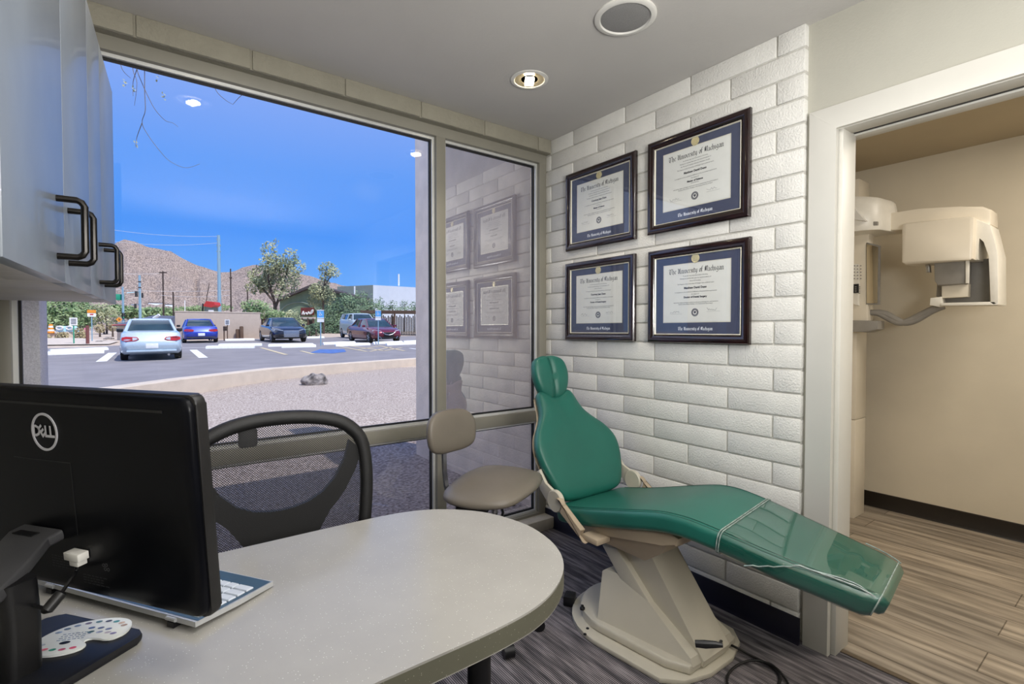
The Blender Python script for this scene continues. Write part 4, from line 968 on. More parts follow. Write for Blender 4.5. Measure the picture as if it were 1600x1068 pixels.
q = on_z(493, 600, .13); m = MB(); t_ = bmesh.new(); bmesh.ops.create_icosphere(t_, subdivisions=4, radius=1)
for v in t_.verts:
    n_ = noise.noise(v.co * 1.6) * .28 + noise.noise(v.co * 4) * .10
    v.co = V((v.co.x * .27 * (1 + n_), v.co.y * .2 * (1 + n_), max(-.05, v.co.z * .185 * (1 + n_ * 1.2) + .04)))
m.merge(t_, Matrix.Translation(V((q.x, q.y, gz(q.x, q.y)))) @ Matrix.Rotation(-.5, 4, 'Z')); rk = m.build('boulder', 'rock', None, 60); tag(rk, 'dark grey boulder lying on the gravel bed outside the window', 'boulder')

# ---- painted lines
def stripe(pa, pb, w_, m_='stripe', name='road_marking'):
    a, b = lot(*pa), lot(*pb); t_ = (b - a); t_.z = 0; t_.normalize(); n_ = V((-t_.y, t_.x, 0)) * w_ / 2
    lotpoly(name, None, .008, m_, [a - n_, b - n_, b + n_, a + n_])
for pa, pb, w_, m_ in (((158, 565), (176, 551), .28, 'stripe'), ((302, 546.5), (318, 559), .28, 'stripe'), ((408, 543), (447, 554), .16, 'yellow'), ((470, 548), (490, 553), .14, 'yellow'), ((272, 543.5), (324, 543), .14, 'stripe'),
    ((530, 541), (573, 549), .14, 'yellow'), ((545, 540), (600, 548), .14, 'yellow'), ((560, 546), (592, 541), .14, 'yellow'), ((578, 549), (612, 542), .14, 'yellow'), ((600, 548), (628, 543), .14, 'yellow'), ((592, 540), (632, 548), .14, 'yellow'), ((640, 544), (664, 547), .14, 'stripe')):
    stripe(pa, pb, w_, m_)
lotpoly('road_marking_blue', [(484, 551), (500, 545.5), (538, 545.5), (541, 549.5), (520, 552)], .006, 'bluepaint')
lotpoly('road_sidewalk', [(-60, 541), (170, 538), (186, 533.5), (120, 528), (-60, 530)], .03, 'curb')

# ---- concrete wheel stops
stops = [((60, 555), (163, 551.5)), ((80, 551), (170, 546.5)), ((321, 544.6), (397, 543.6)), ((341, 541), (409, 540)), ((419, 541.5), (490, 540)), ((440, 543.2), (494, 542)), ((506, 538.5), (556, 536.5)), ((525, 541), (579, 539)), ((584, 537.6), (630, 536)), ((605, 539.5), (653, 537.6)), ((632, 535.8), (662, 534.5)), ((352, 532.5), (398, 531.5)), ((480, 528.5), (507, 528))]
where = ['nearer wheel stop of the pair beside the white sedan and grey pillar', 'farther wheel stop of the pair beside the white sedan and grey pillar', 'nearest wheel stop below the blue sedan', 'wheel stop just behind the one below the blue sedan', 'wheel stop at the nose of the dark sedan', 'front wheel stop before the dark sedan grille', 'wheel stop beside the first blue parking sign post', 'wheel stop on the near side between the two blue parking signs', 'wheel stop at the nose of the maroon sedan', 'near wheel stop before the maroon sedan', 'wheel stop beyond the maroon sedan by the fence', 'far wheel stop along the tan wall beside the dark sedan', 'small far wheel stop by the oleander hedge']
for (pa, pb), lb in zip(stops, where):
    a, b = lot(*pa), lot(*pb); L = (b - a).length; t_ = (b - a); t_.z = 0; t_.normalize(); n_ = V((-t_.y, t_.x, 0)); n_ = n_ if n_.y > 0 else -n_
    rings = []
    for e_, sc_ in ((0, .8), (.06, 1), (L - .06, 1), (L, .8)):
        c_ = a + t_ * e_; rings.append([V((c_.x, c_.y, lot_z(c_.x, c_.y))) + n_ * p + V((0, 0, h * sc_)) for p, h in ((0, 0), (.02, .10), (.06, .14), (.14, .14), (.18, .10), (.2, 0))])
    o = MB().loft(rings).build('wheel_stop', 'wheelstop', None, 20); tag(o, 'white concrete ' + lb, 'wheel stop', 'white concrete wheel stops')

# ---- cars
def car(name, label, cat, px, py, rz, paint, rear=True, L=4.5, W=1.78, Ht=1.42, kind='sedan', white_lens=False, grille='grille', anchor=None):
    p = lot(px, py) if anchor is None else anchor
    t = thing(name, label, cat, (p.x, p.y, lot_z(p.x, p.y)), rz, None, LOTN)
    k = Ht / 1.42; hw = W / 2; b = lambda m, n, mt, par=t, s=40: m.build(n, mt, par, s, world=False)
    # front of the car is +Y
    st = [(-L / 2, .42, .62, .80), (-L / 2 + .03, .36, .66, .86), (-L / 2 + .15, .26, .95, .95), (-L / 2 + .55, .20, 1.0, 1.0), (-L / 2 + 1.0, .18, .97, 1.0), (-.4, .17, .95, 1.0), (.6, .17, .94, 1.0), (L / 2 - 1.3, .18, .93, 1.0), (L / 2 - .8, .2, .88, .985), (L / 2 - .3, .24, .78, .93), (L / 2 - .06, .32, .66, .84), (L / 2, .40, .58, .76)]
    if kind == 'truck': st = [(y, z0, z1 + (.12 if y < L / 2 - .7 else .16), w_) for y, z0, z1, w_ in st]
    rings = []
    for y, z0, z1, w_ in st:
        w2 = hw * w_; z0 *= k; z1 *= k
        half = [(w2 * .88, z0), (w2 * .98, z0 + .08), (w2, z0 + (z1 - z0) * .35), (w2 * .995, z0 + (z1 - z0) * .62), (w2 * .95, z1 - .07), (w2 * .86, z1 - .012), (w2 * .5, z1 + .012)]
        rings.append([V((a, y, z)) for a, z in half] + [V((-a, y, z)) for a, z in half[::-1]])
    body = b(MB().loft(rings), 'body', paint, s=50)
    zb, zr = .90 * k, Ht - .02
    if kind == 'sedan': ys = (-L / 2 + .72, -L / 2 + 1.42, .42, L / 2 - 1.22)
    else: ys = (-L / 2 + .08, -L / 2 + .22, .55, L / 2 - 1.25)
    if kind == 'truck': zb += .12
    def cab(q, ins=0.0, grow=0):
        y0 = ys[0] + (ys[1] - ys[0]) * q; y1 = ys[3] + (ys[2] - ys[3]) * q; w_ = hw * (.90 - .22 * q) + grow; z = zb + (zr - zb) * (q if q < .93 else .93 + (q - .93))
        n_ = 6; return [V((a, y, z)) for a, y in [(w_ * .93, y0 + .0), (w_, y0 + .10), (w_, y1 - .12), (w_ * .93, y1), (-w_ * .93, y1), (-w_, y1 - .12), (-w_, y0 + .10), (-w_ * .93, y0)]]
    b(MB().loft([cab(0), cab(.3), cab(.6), cab(.93)]), 'windows', 'carglass', s=40)
    m = MB(); m.loft([cab(.90, grow=.012), cab(.96, grow=.006), [V((v.x * .9, v.y * .93 + (ys[1] + ys[2]) / 2 * .07, v.z + .012)) for v in cab(1.0)], [V((v.x * .5, v.y * .6 + (ys[1] + ys[2]) / 2 * .4, v.z + .028)) for v in cab(1.0)]])
    b(m, 'roof', paint, s=60)
    m = MB()
    c0, c1 = cab(-.02, grow=.012), cab(.94, grow=.012)
    for i, j, wd in ((0, 1, .10), (7, 6, .10), (3, 2, .09), (4, 5, .09)):      # corner pillars
        for aa, bb_ in (((c0[i]), c1[i]),):
            m.tube([aa, aa.lerp(bb_, .5) + V((0, 0, .0)), bb_], .045 if i in (0, 7) else .032, 8)
    for sg_ in (1, -1):
        y_ = -.25; lo_ = V((sg_ * (hw * .90 + .006), y_, zb)); hi = V((sg_ * (hw * .70 + .006), y_ + .02, zr - .04)); m.tube([lo_, hi], .035, 6)
    b(m, 'pillars', paint)
    r_ = .325 * k if kind != 'truck' else .38
    for y in (-L / 2 + .92, L / 2 - .86):
        for sg_ in (1, -1):
            c_ = V((sg_ * (hw - .10), y, r_))
            wh = b(MB().lathe([(r_ * .62, -.1), (r_ * .96, -.1), (r_, -.07), (r_, .07), (r_ * .96, .1), (r_ * .66, .1), (r_ * .62, .09)], c_ + V((0, 0, 0)), 28, V((sg_, 0, 0))), 'wheel', 'tyre')
            m = MB().lathe([(r_ * .66, .085), (r_ * .6, .06), (.0, .07)], c_, 28, V((sg_, 0, 0)))
            for q in range(5):
                a = 2 * PI * q / 5; d = V((0, math.cos(a), math.sin(a))); m.tube([c_ + V((sg_ * .085, 0, 0)), c_ + V((sg_ * .088, 0, 0)) + d * r_ * .62], .03, 6)
            b(m, 'hubcap', 'alloy', wh)
            b(MB().lathe([(r_ * 1.12, -.05), (r_ * 1.12, .098), (0, .098)], c_, 28, V((sg_, 0, 0)), True), 'wheel_arch', 'black') if False else None
    for sg_ in (1, -1):                                                            # mirrors, lights
        b(MB().box((sg_ * (hw + .06), L / 2 - 1.42, zb + .08), (.2, .1, .13), None, .04), 'side_mirror', paint if not rear else 'black')
        y = -L / 2 + .045
        b(MB().loft([[V((sg_ * x * hw, y + d + (.10 if x > .8 else 0), z * k)) for x, z in ((.40, .735), (.46, .80), (.80, .82), (.93, .79), (.94, .70), (.80, .665), (.50, .675))] for d in (-.03, .06)]), 'tail_light', 'lightred', s=30)
        if white_lens: b(MB().loft([[V((sg_ * x * hw, y + d, z * k)) for x, z in ((.44, .73), (.47, .775), (.60, .785), (.60, .69), (.52, .70))] for d in (-.036, .02)]), 'reverse_light', 'lightclear', s=30)
        y = L / 2 - .08
        b(MB().loft([[V((sg_ * x * hw, y - d - (.28 if x > .8 else .10 if x > .6 else 0), z * k)) for x, z in ((.42, .63), (.46, .70), (.68, .74), (.90, .75), (.91, .68), (.70, .63))] for d in (-.02, .12)]), 'headlight', 'lightclear', s=30)
    gk_ = grille == 'alloy'; m = MB(); m.box((0, L / 2 - .005, .50 * k), (.86 if gk_ else .62, .07, .40 if gk_ else .26), None, .02); b(m, 'grille', 'alloy' if grille == 'alloy' else 'black')
    m = MB().box((0, L / 2 - .03, .30 * k), (W * .7, .08, .10), None, .02); b(m, 'lower_intake', 'black')
    if grille == 'alloy':
        m = MB()
        for q in range(7): m.box((0, L / 2 + .03, (.34 + .05 * q) * k), (.80, .02, .02))
        b(m, 'grille_bars', 'chrome')
    elif grille == 'vee':
        m = MB()
        for sg_ in (1, -1): m.tube([V((sg_ * .42, L / 2 - .02, .64 * k)), V((sg_ * .20, L / 2 + .02, .50 * k)), V((0, L / 2 + .03, .46 * k))], .028, 8); m.tube([V((sg_ * .62, L / 2 - .06, .46 * k)), V((sg_ * .46, L / 2, .26 * k))], .03, 8)
        b(m, 'grille_chrome', 'chrome')
    b(MB().box((0, -L / 2 - .004, .50 * k), (.34, .02, .16), None, .004), 'license_plate', 'wheelstop')
    b(MB().box((0, -L / 2 + .03, .33 * k), (W * .8, .09, .06), None, .02), 'rear_bumper_trim', 'darkgrey' if not white_lens else paint)
    if rear:
        m = MB(); m.tube([V((.45, -L / 2 + .1, .2)), V((.45, -L / 2 - .02, .19))], .035, 10); b(m, 'exhaust_pipe', 'chrome')
        m = MB()
        for sx_ in (-.38, .38): m.box((sx_, -L / 2 + 1.45, zb + .17), (.26, .1, .2), None, .04)
        b(m, 'headrest', 'darkgrey')
    return t
def rear_anchor(pl, pr, off):                      # middle of the two near tyres, moved back along +Y to the car centre
    a = (lot(*pl) + lot(*pr)) / 2; return V((a.x, a.y + off, 0))
car('sedan', 'pearl white sedan parked nearest the window, seen from behind', 'car', 0, 0, 0, 'carwhite', True, 4.42, 1.70, 1.40, white_lens=True, anchor=rear_anchor((191, 560.5), (283, 559.5), 1.1))
car('sedan', 'blue sedan parked facing the tan masonry wall', 'car', 0, 0, 0, 'carblue', True, 4.6, 1.80, 1.42, anchor=rear_anchor((291, 534.5), (334, 534.5), 1.2))
fa = lot(452, 534.5); car('sedan', 'dark navy sedan with broad silver grille facing the window', 'car', 0, 0, PI, 'cardark', False, 5.0, 1.95, 1.50, grille='alloy', anchor=V((fa.x, fa.y + 1.9, 0)))
fa = lot(602, 535); car('sedan', 'maroon sedan with chrome vee grille facing the window', 'car', 0, 0, PI, 'carred', False, 4.9, 1.86, 1.44, grille='vee', anchor=V((fa.x, fa.y + 1.9, 0)))
fa = lot(560, 530); car('pickup_truck', 'pale grey truck with white rear cap parked behind the maroon sedan', 'truck', 0, 0, PI * .98, 'cargrey', False, 5.0, 1.85, 1.85, kind='truck', anchor=V((fa.x + 1.2, fa.y + 3.2, 0)))

# ---- street furniture
def at(px, py, like=None):
    p = lot(px, py); return V((p.x, p.y, lot_z(p.x, p.y)))
def face_fn(p):                                   # plane facing the building at a ground point
    f = (V((CAM.x, CAM.y, 0)) - V((p.x, p.y, 0))).normalized(); r_ = V((-f.y, f.x, 0)); return r_, f
def pxm(p): return FPX / fwd(p)
def vert(p, py): return CAM.z + (534 - py) / FPX * fwd(p) + math.tan(PIT) * fwd(p)
def sign(px, pbase, ptop, pbot, wpx, label, kind_, post='polesteel', pw=.03, xoff=0):
    p = at(px, pbase); t = thing('parking_sign' if kind_ == 'ada' else 'sign_post', label, 'sign', p)
    r_, f = face_fn(p); z0, z1 = vert(p, pbot), vert(p, ptop); w_ = wpx / pxm(p) * .95
    MB().cyl(p, V((p.x, p.y, z1 + .03)), pw, n=8).build('post', post, t)
    def pan(a, b, m_, name, par=t, d=.045, wk=1.0):
        c_ = V((p.x, p.y, (a + b) / 2)) + f * d; m = MB(); m.loft([[c_ + r_ * (w_ * wk * q / 2) + V((0, 0, (b - a) * s / 2)) + f * dd for q, s in ((-1, -1), (1, -1), (1, 1), (-1, 1))] for dd in (0, .012)]); return m.build(name, m_, par, 0)
    if kind_ == 'ada':
        pn = pan(z0 + (z1 - z0) * .30, z1, 'signblue', 'panel'); pan(z0, z0 + (z1 - z0) * .27, 'stripe', 'lower_panel')
        c_ = V((p.x, p.y, z0 + (z1 - z0) * .66)) + f * .06; s_ = w_ * .32; m = MB(); Q = lambda a, b: c_ - r_ * a * s_ * -1 + V((0, 0, b * s_))
        m.tube([Q(-.25, .75), Q(-.2, .1), Q(.25, .1), Q(.45, -.55), Q(.7, -.5)], s_ * .11, 6); m.tube([Q(-.25 + .55 * math.cos(a) * .8 + .1, -.25 + .5 * math.sin(a)) for a in [2.2 + q * .42 for q in range(10)]], s_ * .09, 6); m.lathe([(0, 0), (s_ * .17, 0), (0, .01)], Q(-.25, 1.0), 10, f)
        m.build('wheelchair_symbol', 'stripe', pn); pan(z1 - (z1 - z0) * .06, z1 - (z1 - z0) * .0, 'stripe', 'white_border', pn, .058)
        pan(z0 + (z1 - z0) * .30, z0 + (z1 - z0) * .37, 'stripe', 'white_border', pn, .058)
    elif kind_ == 'diamond':
        c_ = V((p.x, p.y, (z0 + z1) / 2)) + f * .05; h_ = (z1 - z0) / 2; m = MB(); m.loft([[c_ + r_ * (a * h_) + V((0, 0, b * h_)) + f * dd for a, b in ((0, -1), (1, 0), (0, 1), (-1, 0))] for dd in (0, .02)]); pn = m.build('panel', 'orange', t, 0)
        m = MB(); m.box(c_ + f * .03, (.18 * h_, .02, .7 * h_)); m.box(c_ + f * .03 + r_ * .3 * h_, (.14 * h_, .02, .4 * h_)); m.build('symbol', 'black', pn)
    elif kind_ == 'price':
        zc = z0 + (z1 - z0) * .55; pan(zc, z1, 'orange', 'upper_panel'); pn = pan(z0, zc - .02, 'stripe', 'lower_panel'); pan(z0 + (zc - z0) * .45, z0 + (zc - z0) * .75, 'lightred', 'red_numerals', pn, .06, .4)
    else:
        pn = pan(z0, z1, 'stripe' if kind_ == 'notice' else kind_, 'panel')
        if kind_ == 'notice':
            for k in range(4): pan(z0 + (z1 - z0) * (.18 + .19 * k), z0 + (z1 - z0) * (.26 + .19 * k), 'inkgrey', 'text_line', pn, .06, .66)
    return t
sign(501.3, 540, 484, 503, 10.5, 'blue and white accessible parking sign nearer the dark sedan', 'ada')
sign(591.2, 537.6, 484.5, 500, 9, 'blue and white accessible parking sign in front of the maroon sedan', 'ada')
sign(115.5, 537, 496, 508, 10, 'white notice sign on green post at the edge of the lot', 'notice', 'signgreen')
sign(144, 533, 484, 494.5, 11, 'white and orange roadside price sign beside the green hedge', 'price')
sign(186.5, 525, 495, 503, 9, 'orange diamond road work sign left of the white sedan roof', 'diamond')
sign(355.5, 531, 499, 507.5, 7, 'small white sign on a post before the tan wall', 'notice', 'timber')
p = at(352, 532); t = thing('utility_box', 'grey utility box on two short posts before the tan wall', 'utility box', p)
sc_ = 1 / pxm(p); m = MB(); m.box(p + V((0, 0, 19 * sc_)), (5 * sc_, .2, 7 * sc_), None, .02); m.build('box_body', 'polewood', t); m = MB(); m.cyl(p + V((-.06, 0, 0)), p + V((-.06, 0, 18 * sc_)), .035, n=8); m.build('post', 'timber', t)
for px, top_, lb in ((371.5, 514, 'short brown bollard nearer the grey utility box'), (377.5, 509.5, 'taller brown bollard nearer the dark sedan')):
    p = at(px, 528.5); o = MB().lathe([(.13, 0), (.13, vert(p, top_) - p.z - .05), (.1, vert(p, top_) - p.z), (0, vert(p, top_) - p.z + .01)], p, 12).build('bollard', 'timber'); tag(o, lb + ', before the tan wall', 'bollard')
p = at(137, 537.5); o = MB().cyl(p, V((p.x, p.y, vert(p, 508))), .08, n=8).build('marker_post', 'lightred'); o.data.materials[0] = mat('weathered brown post', (120, 70, 66), .8); tag(o, 'reddish brown marker post at the dirt verge beside the notice sign', 'post')

def pole(name, label, px, d, py_top, wpx, m_, cross=(), base_py=530, taper=.75):
    g = CAM + ray(px, 520) * d; zt_ = CAM.z + (534 - py_top) / FPX * d + math.tan(PIT) * d; g.z = min(lot_z(g.x, g.y), LOT0 + SLOPE * 60) - .1
    t = thing(name, label, 'utility pole', g); r0 = wpx * d / FPX / 2
    MB().tube([g, V((g.x, g.y, zt_))], [r0, r0 * taper], 12).build('pole_shaft', m_, t)
    for py, half in cross:
        z = CAM.z + (534 - py) / FPX * d + math.tan(PIT) * d; c_ = V((g.x, g.y, z)); MB().tube([c_ - RT * half * d / FPX, c_ + RT * half * d / FPX], .09, 6).build('cross_arm', m_, t)
    return V((g.x, g.y, zt_))
pole('utility_pole', 'tall pale steel utility pole rising above the tan wall', 343.5, 62, 368, 5.6, 'polesteel', ((375, 2.6), (384, 3.0), (393, 3.0), (405, 2.6)))
pole('utility_pole', 'tall dark wooden pole before the mountain, between street light pole and blue sedan', 256, 80, 424, 2.6, 'polewood', ((426, 6),))
pole('utility_pole', 'shorter dark wooden pole at the left end of the tan wall', 271.5, 60, 456, 2.6, 'polewood')
pole('utility_pole', 'dark wooden pole above the tan wall beside the leafy tree', 361.5, 64, 420, 2.4, 'polewood', ((434, 1.8),))
pole('utility_pole', 'thin brown pole half hidden by the leafy tree', 387.5, 70, 452, 2.4, 'polewood')
pole('utility_pole', 'thin white pole rising behind the tan wall', 289.5, 70, 469, 1.6, 'stripe')
def post_at(px, d): g = CAM + ray(px, 520) * d; g.z = lot_z(g.x, g.y) - .25; return g
def zat(py, d): return CAM.z + (534 - py) / FPX * d + math.tan(PIT) * d
def head(t, px, py, d, wpx, hpx, lit=('darkgrey', 'darkgrey', 'darkgrey')):
    c_ = CAM + ray(px, py) * d; r_, f = face_fn(c_); w_, h_ = wpx * d / FPX, hpx * d / FPX
    hd_ = MB().box(c_, (w_, .3, h_), Matrix((r_, -f, ZUP)).transposed(), .02).build('signal_head', 'black', t)
    for mm, dz in zip(lit, (.3, 0, -.3)): MB().lathe([(0, 0), (w_ * .28, 0), (0, .05)], c_ + f * .17 + V((0, 0, dz * h_)), 12, f).build('signal_lens', mm, hd_)
d = 66; g = post_at(219.5, d)
t = thing('traffic_signal_pole', 'pale blue traffic signal pole with black signal heads behind the white sedan', 'traffic signal', g)
MB().tube([g, V((g.x, g.y, zat(430, d)))], [.18, .13], 12).build('pole_shaft', 'polesteel', t)
for py in (441, 450): MB().lathe([(.15, 0), (.19, .02), (.19, .12), (.15, .14)], (g.x, g.y, zat(py, d)), 12).build('pole_band', 'polewood', t)
head(t, 213, 459, d - .4, 3.6, 9); head(t, 211.5, 478, d - .2, 3, 7.5); head(t, 222.6, 461, d + .2, 2.2, 8)
MB().tube([CAM + ray(198, 457.5) * (d - 1), CAM + ray(219.5, 455.5) * d], .07, 8).build('mast_arm', 'polesteel', t)
MB().tube([CAM + ray(205, 476) * (d - .2), CAM + ray(219.5, 475.5) * d], .05, 8).build('mast_arm', 'polesteel', t)
d = 62; g = post_at(193, d)
t = thing('traffic_signal_pole', 'thinner signal pole carrying the green street name sign by the cabinet corner', 'traffic signal', g)
MB().tube([g, V((g.x, g.y, zat(448, d)))], [.15, .10], 10).build('pole_shaft', 'polesteel', t)
c_ = CAM + ray(184.5, 464) * d; r_, f = face_fn(c_); MB().box(c_, (15.5 * d / FPX, .06, 9.5 * d / FPX), Matrix((r_, -f, ZUP)).transposed(), .02).build('street_name_sign', 'signgreen', t)
head(t, 193, 493, d - .15, 4, 9, ('darkgrey', 'darkgrey', 'signgreen'))
for i, (a, b, sag, lb) in enumerate(((((170, 358), 60), ((343, 369), 62), .3, 'highest pale overhead wire running to the tall steel pole'), (((170, 376), 60), ((343, 379), 62), .4, 'second overhead wire below the highest one'), (((170, 424), 80), ((256, 426), 80), .3, 'overhead wire crossing before the mountain to the dark pole'), (((180, 452), 62), ((361, 453), 64), .2, 'pale overhead wire across the mountain at signal height'), (((250, 461), 62), ((361, 461), 64), .2, 'lowest pale overhead wire above the tan wall'))):
    pa, pb = CAM + ray(*a[0]) * a[1], CAM + ray(*b[0]) * b[1]
    o = MB().tube([pa.lerp(pb, q / 12) - V((0, 0, sag * 4 * (q / 12) * (1 - q / 12))) for q in range(13)], .016, 5).build('overhead_wire', 'bead'); tag(o, lb, 'wire', 'overhead wires')

# ---- walls and buildings
def wall_box(px0, px1, py_base, py_top, yy=None, th=.25):
    a, b = at(px0, py_base), at(px1, py_base); return a, b, vert(a, py_top)
a = at(274, 530.2); r_ = ray(407, 530); k = (a.y - CAM.y) / r_.y; b = CAM + r_ * k; zt_ = vert(a, 487)
o = MB().span((a.x, a.y, a.z - .3), (b.x, a.y + .25, zt_), .01).build('masonry_wall', 'blockwall'); t = thing('block_wall', 'long tan masonry wall behind the blue sedan', 'wall', (a.x, a.y, a.z)); o.parent = t; o.matrix_parent_inverse = wm(t).inverted()
MB().span((a.x - .03, a.y - .03, zt_), (b.x + .03, a.y + .28, zt_ + .07), .01).build('wall_cap', 'curb', t)
def facade(d, pts): return [CAM + ray(*p) * d for p in pts]
def slabf(pts3, back, m_, name, par):
    n_ = F0 * back; return MB().loft([[p for p in pts3], [p + n_ for p in pts3]]).build(name, m_, par, 20)
D = 56
t = thing('green_building', 'sage green gabled building with dark roof and red sign', 'building', CAM + ray(487, 530) * D)
slabf(facade(D, [(437, 531), (541, 531), (541, 463), (488, 446), (437, 468)]), 9, 'greenwall', 'gable_wall', t)
slabf(facade(D - .7, [(432, 470), (433, 466.5), (488, 443), (543, 459), (543.5, 462.5), (488, 447.5)]), 10, 'roofdark', 'roof', t)
ar = facade(D - .1, [(437 + 30 - 30 * math.cos(a_), 492 - 20 * math.sin(a_)) for a_ in [PI * q / 14 for q in range(15)]]); MB().tube(ar, .05, 6).build('arch_moulding', 'sagewall', t)
sg = slabf(facade(D - .4, [(470, 480.5), (490, 480), (490, 492), (470, 492.5)]), .2, 'redsign', 'sign_board', t)
MB().tube(smoothpoly(facade(D - .5, [(472, 491), (474, 486), (475, 491), (478, 488), (480, 491), (482, 487), (484, 490), (487, 485), (489, 484), (488, 488), (485, 490)]), 4, False), .07, 5).build('sign_lettering', 'stripe', sg)
D = 72
t = thing('white_building', 'flat-roofed white building behind the timber fence', 'building', CAM + ray(610, 530) * D)
slabf(facade(D, [(583, 530), (690, 530), (690, 451), (583, 445)]), 14, 'whitewall', 'front_wall', t)
cn = CAM + ray(583, 530) * D; lf = CAM + ray(527, 530) * (D + 13); tl_, tr_ = CAM + ray(527, 447.5) * (D + 13), CAM + ray(583, 445) * D
MB().loft([[lf, cn - F0 * .02, tr_ - F0 * .02, tl_], [lf + F0 * 3, cn + F0 * 3, tr_ + F0 * 3, tl_ + F0 * 3]]).build('side_wall', 'sagewall', t, 20)  # shade on this side of the white building painted in as grey green
for px in (554,):
    q_ = CAM + ray(px, 447) * (D + 4); MB().tube([V((q_.x, q_.y, 1)), V((q_.x, q_.y, q_.z))], .12, 8).build('downpipe', 'whitewall', t)
q_ = CAM + ray(623, 446) * (D + 1); MB().tube([q_, V((q_.x, q_.y, q_.z + 1.7))], .12, 8).build('roof_antenna', 'stripe', t)
D = 44
t = thing('timber_pergola', 'brown timber carport with slatted fence beyond the maroon sedan', 'carport', CAM + ray(640, 531) * D)
slabf(facade(D, [(563, 484.5), (700, 485), (700, 489), (563, 488)]), 3, 'timber', 'roof_beam', t)
for px in (574, 616, 655, 690): slabf(facade(D, [(px - 1.2, 532), (px + 1.2, 532), (px + 1.2, 486), (px - 1.2, 486)]), .2, 'timber', 'post', t)
m = MB()
for k in range(46):
    px = 572 + 2.6 * k
    q4 = facade(D + 1.2 + .1 * (k % 2), [(px, 531), (px + 1.5, 531), (px + 1.5, 492 + (k * 7 % 5)), (px, 492 + (k * 7 % 5))]); m.loft([q4, [p + F0 * .06 for p in q4]])
m.build('slat_fence', 'fence', t, 0)
t = thing('timber_gate', 'weathered timber gate with tan posts between dark sedan and oleanders', 'gate', CAM + ray(480, 530) * 46)
for px in (472, 481, 489): slabf(facade(46, [(px - 1, 530), (px + 1, 530), (px + 1, 496), (px - 1, 496)]), .2, 'timber', 'post', t)
slabf(facade(46, [(470, 495), (492, 495), (492, 498), (470, 498)]), .2, 'curb', 'top_rail', t); slabf(facade(46.2, [(473, 530), (488, 530), (488, 500), (473, 500)]), .05, 'fence', 'gate_panel', t)
t = thing('wooden_fence', 'short wooden fence at the end of the tan wall', 'fence', CAM + ray(413, 530) * 47)
for px in (409, 414, 421): slabf(facade(47, [(px - 1, 530), (px + 1, 530), (px + 1, 491), (px - 1, 491)]), .2, 'timber', 'post', t)
slabf(facade(47.1, [(409, 528), (422, 528), (422, 495), (409, 495)]), .05, 'redsign', 'fence_panel', t)
# small kiosk with dark hip roof beyond the white sedan
D = 34
t = thing('kiosk', 'small pale hut with dark hip roof just behind the white sedan', 'hut', CAM + ray(215, 530) * D)
slabf(facade(D, [(183, 537), (262, 537), (262, 506), (183, 506)]), 4, 'curb', 'hut_wall', t)
a_, b_, c_, d_ = facade(D - .4, [(176, 507.5), (250, 506.5), (243, 492), (206, 491)]); MB().loft([[a_, b_, c_ + F0 * 2, d_ + F0 * 2], [a_ - V((0, 0, .08)), b_ - V((0, 0, .08)), b_ + F0 * 4.5, a_ + F0 * 4.5]]).build('hip_roof', mat('slate blue roof', (84, 88, 104), .7), t, 20)
f1, f2 = facade(D - .5, [(240, 497), (249, 491.5)]); MB().tube([f1, f2], .09, 6).build('roof_vent', 'whitewall', t)
MB().tube(facade(D - .45, [(175, 507.5), (251, 506.5)]), .025, 6).build('red_fascia', 'red', t)
# red and white sign cabinet beyond the wall
D = 48
t = thing('roadside_kiosk', 'red-topped roadside stand with antenna beyond the tan wall', 'stand', CAM + ray(322, 520) * D)
slabf(facade(D, [(317, 478), (330, 480), (336, 476.5), (334, 471.5), (322, 470)]), 1, 'red', 'red_canopy', t); slabf(facade(D + .2, [(319, 488), (333, 488), (333, 478), (319, 476)]), .8, 'sagewall', 'stand_body', t)
slabf(facade(D - .1, [(325.5, 489), (333, 489), (333, 484), (325.5, 484)]), .1, 'stripe', 'white_board', t); MB().tube(facade(D, [(316.5, 488), (317, 474)]), .07, 6).build('stand_leg', 'black', t)
MB().tube(facade(D, [(322, 470), (327, 443)]), .035, 5).build('antenna', 'polewood', t)

# ---- roadside clutter at the left
def blob(name, label, cat, px, py, d, wpx, hpx, m_, sub=None):
    c_ = CAM + ray(px, py) * d; w_, h_ = wpx * d / FPX, hpx * d / FPX; t = thing(name, label, cat, c_ - V((0, 0, h_ / 2)))
    return t, c_, w_, h_
D = 40
for px, lb in ((93.5, 'pale blue ring-topped water barrier nearer the orange barrel'), (109, 'pale blue ring-topped water barrier beside the notice sign')):
    t, c_, w_, h_ = blob('water_barrier', lb, 'barrier', px, 513.5, D, 13, 9, 'barrier')
    MB().loft([[c_ + RT * (w_ / 2 * a) + V((0, 0, h_ * b)) + F0 * q for a, b in ((-1, -.5), (1, -.5), (.8, .2), (.3, .5), (-.5, .45), (-.9, .1))] for q in (0, .5)]).build('barrier_body', 'barrier', t, 30)
    m = MB(); m.tube([c_ - F0 * .05 + RT * (w_ * (.05 + .38 * math.cos(a))) + V((0, 0, h_ * (.15 + .28 * math.sin(a)))) for a in [2 * PI * q / 16 for q in range(17)]], .07, 6); m.build('white_ring', 'stripe', t)
    q_ = V((c_.x, c_.y, lot_z(c_.x, c_.y))); MB().span((c_.x - w_ * .35, c_.y, q_.z - .2), (c_.x + w_ * .35, c_.y + .4, c_.z - h_ * .45), .05).build('barrier_foot', 'curb', t)
t, c_, w_, h_ = blob('traffic_barrel', 'orange and white traffic barrel in front of the green hedge', 'traffic barrel', 79.5, 513, D, 9, 14, 'orange')
